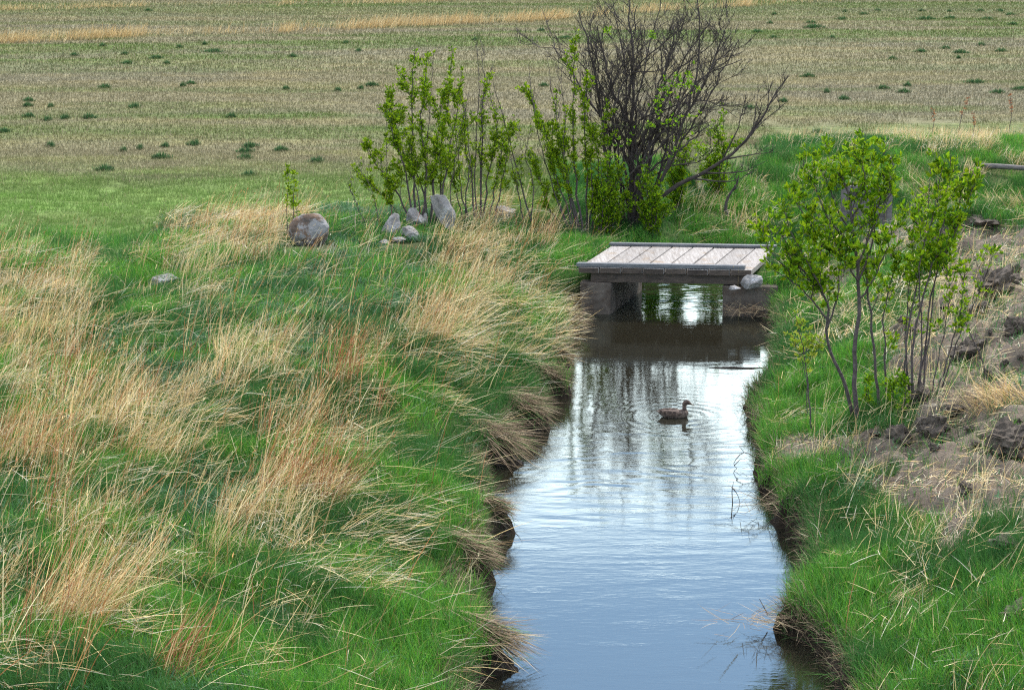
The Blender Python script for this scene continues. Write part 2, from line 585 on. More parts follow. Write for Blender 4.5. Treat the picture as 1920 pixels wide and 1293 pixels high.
# ------------------------------------------------------------------ blades
def blades(base, length, width, az, tilt, bend, col, segs=3, tipw=.0, droop=None):
    """ribbons: az = direction of lean, tilt = angle from vertical at the root, bend = extra angle at the tip"""
    n = len(base)
    d = np.stack([np.cos(az), np.sin(az), np.zeros(n)], -1)
    a0 = tilt
    a1 = tilt + bend
    up = np.array([0, 0, 1.0])
    d0 = d * np.sin(a0)[:, None] + up * np.cos(a0)[:, None]
    d1 = d * np.sin(a1)[:, None] + up * np.cos(a1)[:, None]
    P1 = base + d0 * (length * .5)[:, None]
    P2 = P1 + d1 * (length * .5)[:, None]
    sa = az + np.pi / 2 + rng.normal(0, .8, n)
    side = np.stack([np.cos(sa), np.sin(sa), rng.normal(0, .25, n)], -1)
    rows = []
    for s in range(segs):
        u = s / segs
        p = base * (1 - u) ** 2 + P1 * (2 * u * (1 - u)) + P2 * u * u
        wd = (width * (1 - u * (1 - tipw)) ** .6 * .5)[:, None]
        rows.append(p - side * wd)
        rows.append(p + side * wd)
    rows.append(P2)
    V = np.stack(rows, 1).reshape(-1, 3)
    k = 2 * segs + 1
    per, st, ln = [], [], 0
    for s in range(segs - 1):
        per += [2 * s, 2 * s + 1, 2 * s + 3, 2 * s + 2]
        st.append(ln); ln += 4
    per += [2 * segs - 2, 2 * segs - 1, 2 * segs]
    st.append(ln); ln += 3
    loops = (np.arange(n)[:, None] * k + np.array(per)[None]).reshape(-1)
    starts = (np.arange(n)[:, None] * ln + np.array(st)[None]).reshape(-1)
    return V, loops, starts, np.repeat(col, k, axis=0)


def join_blades(parts):
    V, Lp, S, C = [], [], [], []
    ov = ol = 0
    for v, l, s, c in parts:
        V.append(v); Lp.append(l + ov); S.append(s + ol); C.append(c)
        ov += len(v); ol += len(l)
    return np.concatenate(V), np.concatenate(Lp), np.concatenate(S), np.concatenate(C)


def pal(cols, n, jit=.18):
    cols = np.array(cols)
    c = cols[rng.integers(0, len(cols), n)]
    return c * np.clip(rng.normal(1, jit, (n, 1)), .45, 1.7)


CLEAR = []
for _px, _py, _r in ((581, 466, .55), (735, 462, .3), (772, 466, .34), (835, 452, .32), (300, 546, .4)):
    _t = gp(_px, _py)
    CLEAR.append((_t.x, _t.y, _r))


def scatter(dens, x0, x1, y0, y1, margin=330, shoremin=.015):
    n = int(dens * (x1 - x0) * (y1 - y0))
    x = rng.uniform(x0, x1, n)
    y = rng.uniform(y0, y1, n)
    px, py = project(x, y, .9)
    k = (px > -margin) & (px < 1920 + margin) & (py < 1293 + margin)
    x, y = x[k], y[k]
    d, l = shore(x, y)
    k = (d > shoremin + np.where(l, .30, .10) * sstep(.48, .66, fbm(x * 1.5, y * 1.9, 2, 181.)))
    # nothing grows on the deck or through the abutments
    u = (x - 1.23 - (y - 39.1) * .29)
    k &= ~((y > 38.85) & (y < 42.25) & (u > -.05) & (u < 3.35))
    for rx_, ry_, rs_ in CLEAR:
        k &= ~(((x - rx_) / rs_) ** 2 + ((y - ry_) / (rs_ * 1.3)) ** 2 < 1)
    for ox, oy, osc in OVER:
        k &= ~(((x - ox + osc * .10) / (osc * .36)) ** 2 + ((y - oy + .02) / (osc * .26)) ** 2 < 1)
    x, y, d, l = x[k], y[k], d[k], l[k]
    z = height(x, y)
    return x, y, z, d, l, zones(x, y, z)


GREENS = [(.105, .31, .030), (.075, .25, .028), (.155, .36, .030), (.06, .20, .04), (.12, .28, .06)]
WEEDS = [(.085, .185, .085), (.07, .15, .075), (.12, .21, .12), (.06, .14, .05)]
STRAWS = [(.76, .58, .29), (.66, .47, .21), (.82, .67, .38), (.60, .47, .29), (.70, .51, .23), (.52, .33, .15)]
GREYS = [(.58, .51, .38), (.66, .60, .46), (.48, .40, .28), (.64, .53, .32)]
REDS = [(.40, .17, .07), (.34, .13, .06), (.46, .23, .10), (.28, .11, .06)]

# green grass of the two banks
x, y, z, d, l, zn = scatter(3600, -12.5, 15, 17.5, 57)
clump = fbm(x * 2.3, y * 2.3, 3, 111.)
pr = zn[:, 0] * (.35 + 1.0 * sstep(.35, .6, clump))
k = rng.random(len(x)) < pr * (.55 + .45 * (1 - sstep(28, 38, y)))
x, y, z, d, l, clump, zn = x[k], y[k], z[k], d[k], l[k], clump[k], zn[k]
n = len(x)
tone = fbm(x * .8, y * .8, 3, 121.)
col = pal(GREENS, n, .24)
yb = rng.random(n) < .07
col[yb] = pal([(.34, .32, .10), (.44, .37, .18), (.28, .30, .07)], int(yb.sum()))
dk = (1 - sstep(.40, .62, tone))[:, None]
col = col * (1 - dk * .75) + np.array([.035, .115, .035]) * dk * .7
lawn = (y > 43)
lk = sstep(42, 46, y) * (x < 1)
fc = field_color(x, y) * np.clip(rng.normal(1.05, .2, (n, 1)), .5, 1.6)
col = col * (1 - lk[:, None]) + fc * lk[:, None]
edge_g = (d < .25)
ln = rng.uniform(.13, .32, n) * np.where(edge_g, 1.25, 1) * (.7 + .7 * clump) * np.where(lawn & (x < 0), .5, 1.0)
parts = [blades(np.stack([x, y, z - .02], -1), ln, rng.uniform(.0045, .0085, n) * (1 + .35 * sstep(26, 40, y)),
                rng.uniform(0, 6.283, n), np.abs(rng.normal(.22, .2, n)), rng.uniform(.1, 1.0, n), col)]
n_green = n
gme = raw_mesh('green_grass', *join_blades(parts))
tag(link('green_grass', gme, M['blade']), 'fresh green grass growing on both stream banks', 'grass', kind='stuff')

# drooping sedge and dead blades along the water's edge
n0 = 60000
y = rng.uniform(18, 38.6, n0)
lft_ = rng.random(n0) < .5
x = np.where(lft_, np.interp(y, LY, LX), np.interp(y, RY, RX)) + np.where(lft_, -1, 1) * rng.uniform(-.30, .50, n0)
d, l = shore(x, y)
k = (d > .0) & (d < .30) & (rng.random(n0) < .35 + .65 * sstep(.4, .6, fbm(x * 2.2, y * 2.2, 2, 191.)))
x, y, d, l = x[k], y[k], d[k], l[k]
n = len(x)
col = pal([(.10, .075, .05), (.17, .125, .08), (.26, .20, .12), (.06, .12, .035), (.08, .19, .04), (.07, .05, .035), (.36, .29, .18)], n, .25)
sedge = blades(np.stack([x, y, height(x, y) + rng.uniform(0, .04, n)], -1), rng.uniform(.12, .36, n), rng.uniform(.006, .011, n), np.where(l, 0, np.pi) + rng.normal(-.3, .9, n),
               np.abs(rng.normal(.9, .5, n)), rng.uniform(.2, 1.3, n), col)
sedge[0][:, 2] = np.maximum(sedge[0][:, 2], .004)
tag(link('shore_sedge', raw_mesh('shore_sedge', *sedge), M['straw']), "dark drooping sedge and dead blades along the water's edge", 'sedge', kind='stuff')

# low blue-green weeds
x, y, z, d, l, zn = scatter(2600, -11, 10, 17.5, 46)
clump = fbm(x * 1.9, y * 1.9, 3, 131.)
k = rng.random(len(x)) < zn[:, 1] * (.35 + sstep(.35, .6, clump))
x, y, z = x[k], y[k], z[k]
n = len(x)
parts = [blades(np.stack([x, y, z + rng.uniform(-.02, .10, n)], -1), rng.uniform(.05, .12, n), rng.uniform(.010, .018, n),
                rng.uniform(0, 6.283, n), rng.uniform(.3, 1.5, n), rng.uniform(-.3, .8, n), pal(WEEDS, n, .22), 2)]
n_weed = n
tag(link('ground_weeds', raw_mesh('ground_weeds', *join_blades(parts)), M['blade']), 'low blue-green weeds covering the left bank', 'weeds', kind='stuff')

# tall straw, reddish stems, laid straw
parts = []
x, y, z, d, l, zn = scatter(1150, -11.5, 15, 17.5, 57)
clump = fbm(x * 1.5, y * 1.1, 3, 141.)
tuft = sstep(.40, .66, fbm(x * 5.0, y * 4.2, 2, 143.))
k = rng.random(len(x)) < zn[:, 2] * sstep(.44, .60, clump) * (.07 + 1.45 * tuft) * np.where(d < .5, .2, 1)
x, y, z, l = x[k], y[k], z[k], l[k]
n = len(x)
flow = fbm(x * 1.2, y * 1.2, 2, 145.) - .5
az = .25 + flow * 2.8 + rng.normal(0, .55, n)
stc = pal(STRAWS, n, .22) * (.78 + .5 * fbm(x * 3.3, y * 3.3, 2, 147.))[:, None]
parts.append(blades(np.stack([x, y, z - .02], -1), rng.uniform(.28, .80, n) * np.where(y > 35, .72, 1), rng.uniform(.004, .0085, n) * (1 + .5 * sstep(28, 42, y)), az,
                    np.abs(rng.normal(.40, .26, n)), np.where(rng.random(n) < .16, rng.uniform(1.0, 2.1, n), rng.uniform(-.1, .75, n)), stc, 3, .3))
n_straw = n
# curled pale leaves at the foot of the straw
k = rng.random(n) < .55
nn = int(k.sum())
parts.append(blades(np.stack([x[k] + rng.normal(0, .05, nn), y[k] + rng.normal(0, .05, nn), z[k] + rng.uniform(.02, .22, nn)], -1), rng.uniform(.12, .35, nn),
                    rng.uniform(.004, .008, nn), rng.uniform(0, 6.283, nn), rng.uniform(.5, 1.6, nn), rng.uniform(.2, 1.6, nn), pal(GREYS, nn), 3, .2))
# laid straw, combed towards the water
x, y, z, d, l, zn = scatter(1000, -11, 10.5, 17.5, 47)
clump = fbm(x * 1.3, y * 1.6, 3, 151.)
k = rng.random(len(x)) < .85 * zn[:, 4] * (.12 + .95 * sstep(.42, .62, clump) * (.3 + 1.3 * sstep(.42, .64, fbm(x * 3.5, y * 5, 2, 153.))))
x, y, z, d, l, zn = x[k], y[k], z[k], d[k], l[k], zn[k]
n = len(x)
lf2 = (fbm(x * 1.4, y * 1.4, 2, 155.) - .5) * 2.4
az = lf2 + np.where(l, rng.normal(-.35, .40, n), rng.normal(.45, .6, n) + np.pi * (rng.random(n) < .3))
dirtm = zn[:, 5] > .5
parts.append(blades(np.stack([x, y, z + np.where(dirtm, rng.uniform(.0, .06, n), rng.uniform(.04, .20, n))], -1), rng.uniform(.22, .75, n) * np.where(l, 1, np.where(zn[:, 5] > .5, .5, .62)),
                    rng.uniform(.004, .009, n) * (1 + .4 * sstep(28, 42, y)), az, np.where(dirtm, rng.normal(1.45, .12, n), rng.normal(1.25, .25, n)), rng.uniform(-.05, .35, n), pal(STRAWS + GREYS, n, .2), 3, .4))
n_laid = n
tag(link('dry_grass', raw_mesh('dry_grass', *join_blades(parts)), M['straw']), 'dry straw-coloured grass standing and lying over both banks', 'dry grass', kind='stuff')

# reddish bunch-grass stems
parts = []
x, y, z, d, l, zn = scatter(300, -9, 4, 17.5, 46)
clump = fbm(x * 1.7, y * 1.2, 3, 161.)
k = rng.random(len(x)) < zn[:, 3] * (.06 + 1.6 * sstep(.50, .62, clump) * sstep(.4, .6, fbm(x * 6, y * 5, 2, 163.)))
x, y, z = x[k], y[k], z[k]
n = len(x)
az = rng.normal(.3, .7, n)
parts.append(blades(np.stack([x, y, z - .02], -1), rng.uniform(.4, 1.0, n), rng.uniform(.005, .009, n), az,
                    np.abs(rng.normal(.25, .2, n)), rng.uniform(.0, .5, n), pal(REDS, n), 4, .6))
n_red = n
x, y, z, d, l, zn = scatter(150, -11, 2.5, 17.5, 46)
k = l & (d > .5) & (rng.random(len(x)) < (zn[:, 2] + zn[:, 3] + .04 * zn[:, 1]) * .9 * sstep(.45, .6, fbm(x * 2.1, y * 2.1, 2, 165.)))
x, y, z = x[k], y[k], z[k]
n = len(x)
flow = fbm(x * 1.2, y * 1.2, 2, 145.) - .5
v, lp, st, cl_ = blades(np.stack([x, y, z - .02], -1), rng.uniform(.65, 1.25, n) * np.where(y > 34, .75, 1), rng.uniform(.006, .010, n), .3 + flow * 2 + rng.normal(0, .35, n), np.abs(rng.normal(.34, .2, n)),
                        rng.uniform(.0, .5, n), pal(REDS[:1] + STRAWS + [(.50, .26, .10), (.46, .22, .08)], n), 4, .6)
parts.append((v, lp, st, cl_))
tp = v.reshape(n, 9, 3)
hp = np.repeat(tp[:, 8], 4, 0) + np.repeat(tp[:, 8] - tp[:, 6], 4, 0) * rng.uniform(-.7, .1, (n * 4, 1))
parts.append(blades(hp, rng.uniform(.03, .08, n * 4), rng.uniform(.005, .009, n * 4), rng.normal(.3, .8, n * 4), rng.uniform(.1, .9, n * 4), rng.uniform(0, .6, n * 4), np.repeat(cl_[::9], 4, 0) * .95, 2, .4))
tag(link('red_grass_stems', raw_mesh('red_grass_stems', *join_blades(parts)), M['straw']), 'thin rust-red and golden grass stems scattered through the dry grass', 'grass stems', kind='stuff')

# the mown field beyond, and the strip of tall dry grass across it
parts = []
for (dens, y0, y1, wx0, lo, hi, wid) in ((520, 43, 56, 16, .05, .13, .011), (210, 56, 78, 23, .05, .13, .017), (95, 78, 122, 36, .06, .15, .026)):
    n = int(dens * (y1 - y0) * 2 * wx0)
    x = rng.uniform(-wx0, wx0, n); y = rng.uniform(y0, y1, n)
    px, py = project(x, y, .9)
    zsum = zones(x, y, .9)[:, :5].sum(-1)
    k = (px > -260) & (px < 2180) & (rng.random(n) < np.clip(1 - zsum / 1.2, .0, 1)) & (shore(x, y)[0] > .3)
    x, y = x[k], y[k]
    n = len(x)
    z = height(x, y)
    col = field_color(x, y) * np.clip(rng.normal(1.0, .13, (n, 1)), .6, 1.4)
    dry = rng.random(n) < .15 * np.where(project(x, y, .9)[1] > 345, .3, 1)
    col[dry] = pal([(.33, .28, .18), (.28, .23, .14), (.36, .30, .17)], int(dry.sum()))
    parts.append(blades(np.stack([x, y, z - .01], -1), rng.uniform(lo, hi, n), rng.uniform(.7, 1.2, n) * wid, rng.uniform(0, 6.283, n),
                        np.abs(rng.normal(.25, .25, n)), rng.uniform(0, .6, n), col, 2, .5))
    n_field = n
tag(link('field_stubble', raw_mesh('field_stubble', *join_blades(parts)), M['blade']), 'short brown and green stubble covering the mown field', 'stubble', kind='stuff')


def strip(pts, dens, hw, lo, hi):
    out = []
    for (a, b) in zip(pts[:-1], pts[1:]):
        A, B = at_z(*a[:2], .9), at_z(*b[:2], .9)
        n = int((B - A).length * dens)
        u = rng.random(n)
        px = a[0] + (b[0] - a[0]) * u
        gate = .10 + 1.1 * sstep(.42, .60, fbm(px * .011, px * 0 + 3.3, 3, 7.))
        x = A.x + (B.x - A.x) * u
        y = A.y + (B.y - A.y) * u + rng.normal(0, hw, n)
        k = rng.random(n) < gate
        x, y = x[k], y[k]
        z = height(x, y)
        n = len(x)
        out.append(blades(np.stack([x, y, z], -1), rng.uniform(lo, hi, n), rng.uniform(.014, .026, n), rng.normal(.2, .8, n), np.abs(rng.normal(.35, .25, n)),
                          rng.uniform(0, .7, n), pal([(.56, .40, .18), (.48, .33, .15), (.60, .46, .24)], n), 2, .5))
    return out


parts = strip([(-300, 96), (-80, 84), (120, 74), (300, 66), (520, 60), (760, 48), (1000, 38), (1250, 22), (1500, 6), (1800, -10), (2200, -30)], 210, .7, .25, .75)
parts += strip([(-80, 22), (300, 12), (700, 6), (1000, -4)], 90, .8, .2, .5)
tag(link('dry_grass_strip', raw_mesh('dry_grass_strip', *join_blades(parts)), M['straw']), 'strip of tall golden dry grass crossing the far field', 'dry grass', kind='stuff')
print('BLADES', n_green, n_weed, n_straw, n_laid, n_red, n_field)

# ------------------------------------------------------------------ bridge
DZ = .89
A0 = Vector((1.23, 39.25, 0)); B0 = Vector((4.46, 38.95, 0)); VV = Vector((.76, 2.42, 0))


def dp(u, v, z):
    p = A0 + (B0 - A0) * u + VV * v
    return (p.x, p.y, z)


bo = Vector((2.9, 40.4, 0))
bridge = tag(empty('plank_bridge', bo), 'small weathered plank bridge with pale grey deck over the stream', 'bridge')
us = np.linspace(0, 1, 9)
for i in range(8):
    m = MB()
    g = .0045
    e = random.uniform(-.012, .012)
    zz = random.uniform(-.005, .005)
    m.prism([dp(us[i] + g, e / 2.75, 0), dp(us[i + 1] - g, e / 2.75, 0), dp(us[i + 1] - g, 1 + e, 0), dp(us[i] + g, 1 + e, 0)], DZ - .105 + zz, DZ + zz,
            tuple([random.uniform(.82, 1.1)] * 3))
    link('plank', m.mesh('plank', False, bo, .008), M['deck'], bridge)
    # the sawn end of the plank, a darker tone than the deck
    m = MB()
    m.prism([dp(us[i] + g + .002, e / 2.75 - .003, 0), dp(us[i + 1] - g - .002, e / 2.75 - .003, 0), dp(us[i + 1] - g - .002, e / 2.75 + .004, 0), dp(us[i] + g + .002, e / 2.75 + .004, 0)],
            DZ - .101 + zz, DZ - .006 + zz, tuple([random.uniform(.75, 1.3)] * 3))
    link('plank_end', m.mesh('plank_end', False, bo), M['end_wood'], bridge.children[-1] if False else [o for o in COL.objects if o.name.startswith('plank') and o.parent == bridge][-1])
for v0, v1, u1 in ((.004, .052, .955), (.945, .998, 1.0)):
    m = MB()
    m.prism([dp(-.01, v0, 0), dp(u1, v0, 0), dp(u1, v1, 0), dp(-.01, v1, 0)], DZ + .006, DZ + (.080 if v0 < .5 else .060))
    link('curb', m.mesh('curb', False, bo, .012, 2), M['curb'], bridge)
for v0, v1 in ((.025, .075), (.47, .52), (.92, .97)):
    m = MB()
    m.prism([dp(.07, v0, 0), dp(.97, v0, 0), dp(.97, v1, 0), dp(.07, v1, 0)], DZ - .285, DZ - .108)
    link('girder', m.mesh('girder', False, bo, .008), M['end_wood'], bridge)


def jitter_block(poly, z0, z1, amp, sub=5, seed=0., bevel=.03):
    m = MB(); m.prism(poly, z0, z1)
    me = m.mesh('block', False, None, bevel, sub)
    for v in me.vertices:
        n = mnoise.noise_vector(Vector(v.co) * 3.1 + Vector((seed, 0, 0)))
        v.co += n * amp
    me.update()
    return me


o = link('bridge_abutment', jitter_block([dp(.015, -.008, 0), dp(.19, .01, 0), dp(.19, .97, 0), dp(-.1, .97, 0)], -.6, DZ - .29, .015, 4), M['concrete'])
tag(o, 'brown concrete abutment under the left end of the bridge', 'abutment')
o = link('bridge_abutment', jitter_block([(3.93, 39.06), (4.92, 38.90), (5.6, 41.7), (4.72, 41.9)], -.6, .575, .02, 4, 4.), M['concrete'])
tag(o, 'grey concrete abutment under the right end of the bridge, carrying a white rock', 'abutment')


# ------------------------------------------------------------------ rocks, boulder, clods
def rock_mesh(sx, sy, sz, seed, rough=.22, sub=4, facet=.5, smooth=False):
    bm = bmesh.new()
    bmesh.ops.create_icosphere(bm, subdivisions=sub, radius=1)
    cuts = []
    rr = random.Random(seed)
    for _ in range(13):
        nrm = Vector((rr.gauss(0, 1), rr.gauss(0, 1), rr.gauss(0, 1))).normalized()
        cuts.append((nrm, rr.uniform(.55, .85)))
    for v in bm.verts:
        p = v.co.copy()
        for nrm, dd in cuts:
            s = p.dot(nrm)
            if s > dd:
                p -= nrm * (s - dd) * min(1.0, facet * 1.6)
        q = p + Vector((seed * 1.37, seed * .77, 0))
        p *= 1 + rough * (mnoise.noise(q * 1.6) * .6 + mnoise.noise(q * 4.1) * .38 + mnoise.noise(q * 9) * .26 + mnoise.noise(q * 19) * .14)
        v.co = Vector((p.x * sx, p.y * sy, p.z * sz))
    me = bpy.data.meshes.new('rock')
    bm.to_mesh(me); bm.free()
    at = me.color_attributes.new('Col', 'FLOAT_COLOR', 'POINT')
    at.data.foreach_set('color', np.ones(len(me.vertices) * 4, dtype=np.float32))
    me.polygons.foreach_set('use_smooth', np.full(len(me.polygons), smooth, dtype=bool))
    me.update()
    return me


def rock(name, label, cat, px, py, w, h, seed, mat, sink=.25, depth=.8, rot=(0, 0, 0), rough=.22, facet=.6, group=None, lift=0.0, Z=None):
    """px,py: middle of the rock's foot in the photograph; w,h: its width and height there in pixels"""
    p = gp(px, py) if Z is None else at_z(px, py, Z)
    sc = (p.y * CT - (p.z - H) * ST) / F
    W, Hh = w * sc / 2, h * sc
    sz = Hh / (2 - sink * 2) * 1.03
    me = rock_mesh(W * 1.04, W * depth, sz, seed, rough, 4, facet)
    o = link(name, me, M[mat])
    o.location = (p.x, p.y + W * depth * .5, p.z + sz * (1 - 2 * sink) + lift)
    o.rotation_euler = rot
    return tag(o, label, cat, group)


rock('boulder', 'large rounded boulder with grey top and rusty orange sides at the field edge', 'boulder', 581, 459, 80, 58, 3, 'boulder', .2, .9, rough=.10, facet=.35)
rock('rock', 'broad pale grey rock at the left of the rock pile under the bushes', 'rock', 734, 450, 40, 48, 7, 'rock', .1, .8, (0, .2, .3))
rock('rock', 'darker grey rounded rock at the back of the rock pile', 'rock', 777, 432, 46, 40, 12, 'rock', .1, .8, (0, .1, .9))
rock('rock', 'narrow whitish rock leaning at the front of the rock pile', 'rock', 769, 454, 46, 27, 17, 'rock', .1, .6, (0, .75, .2))
rock('rock', 'small flat white rock low in the grass before the rock pile', 'rock', 748, 456, 26, 14, 22, 'rock', .1, .8)
rock('rock', 'small white stone at the left foot of the rock pile', 'rock', 720, 459, 22, 10, 23, 'rock', .1, .8)
rock('rock', 'small pale stone between the rock pile and the leaning slab', 'rock', 793, 428, 22, 30, 27, 'rock', .1, .8)
rock('stone_slab', 'tall lichen-grey stone slab leaning among the bush stems', 'stone slab', 834, 442, 34, 96, 31, 'rock', .08, .6, (0, -.46, 0), .16, .6)
rock('rock', 'pale rock half hidden behind the bush stems near the dry grass', 'rock', 946, 412, 48, 26, 36, 'rock', .15, .8)
rock('rock', 'flat grey rock sunk in dry grass near the left edge of the bank', 'rock', 300, 536, 66, 20, 41, 'rock', .3, .6, (0, -.12, 0))
rock('rock', 'white rock resting on the right bridge abutment', 'rock', 1409, 541, 46, 26, 44, 'rock', .05, .7, (0, -.2, 0), Z=.575)
rock('rock', 'thin white stone lying at the edge of the right abutment', 'rock', 1378, 544, 26, 8, 46, 'rock', .1, .7, Z=.575)

CL = [
    (1885, 850, 100, 66, 'big cracked clay clod at the right edge beside the dry straw'),
    (1868, 556, 92, 58, 'smooth grey mound of clay high on the right spoil bank'),
    (1748, 818, 60, 34, 'crumbly clay clod low on the bank below the right shrub'),
    (1690, 830, 56, 38, 'dark clay clod at the lower left tip of the spoil bank'),
    (1730, 752, 46, 34, 'lumpy grey clod just below the stems of the right shrub'),
    (1822, 668, 70, 40, 'dark brown clod in the middle of the spoil bank'),
    (1858, 712, 44, 22, 'pale grey flat clod under a bare twig on the spoil bank'),
    (1840, 590, 56, 24, 'dark clod above the middle of the spoil bank'),
    (1780, 780, 60, 30, 'wide clod of clay half covered by straw'),
    (1908, 622, 46, 34, 'clod cut by the right edge of the picture above the straw'),
    (1910, 1165, 60, 36, 'dark clod in the grass at the lower right edge'),
    (1812, 924, 40, 24, 'small dark clod in the grass of the right slope'),
    (1890, 1030, 70, 26, 'flat grey clod between green tufts at the right edge'),
    (1860, 420, 90, 26, 'grey bare clay hump near the wooden pole'),
    (1800, 1110, 40, 16, 'little clod below the laid straw on the right slope'),
]
for i, (px, py, w_, h_, lab) in enumerate(CL):
    rock('clay_clod', lab, 'clod', px, py, w_, h_, 60 + i * 3, 'clod', .26, .9, (0, random.uniform(-.15, .15), random.uniform(0, 3)), .75, .62, lift=-.10 if 'hump' in lab else -.02)
protos = [rock_mesh(.11, .09, .065, 200 + i, .8, 4, .6) for i in range(4)]
rc = random.Random(4)
for i in range(30):
    for _ in range(30):
        px, py = rc.uniform(1640, 1915), rc.uniform(480, 880)
        p = gp(px, py)
        if zones(np.array([p.x]), np.array([p.y]), np.array([p.z]))[0, 5] > .7:
            break
    o = link('clay_lump', protos[i % 4], M['clod'])
    s = rc.uniform(.35, 1.05)
    o.location = (p.x, p.y, p.z + .02 * s)
    o.scale = (s, s, s * rc.uniform(.7, 1.1))
    o.rotation_euler = (rc.uniform(-.4, .4), rc.uniform(-.4, .4), rc.uniform(0, 6.28))
    tag(o, 'small crumbled lump of dry clay on the spoil bank', 'clay lump', 'small clay lumps strewn over the spoil bank')


# ------------------------------------------------------------------ shrubs
def crom(P, n):
    P = [Vector(p) for p in P]
    P = [P[0] * 2 - P[1]] + P + [P[-1] * 2 - P[-2]]
    out = []
    segs = len(P) - 3
    for i in range(n + 1):
        u = i / n * segs
        k = min(int(u), segs - 1)
        t = u - k
        a, b, c_, d_ = P[k:k + 4]
        out.append(.5 * ((2 * b) + (c_ - a) * t + (2 * a - 5 * b + 4 * c_ - d_) * t * t + (3 * b - a - 3 * c_ + d_) * t ** 3))
    return out


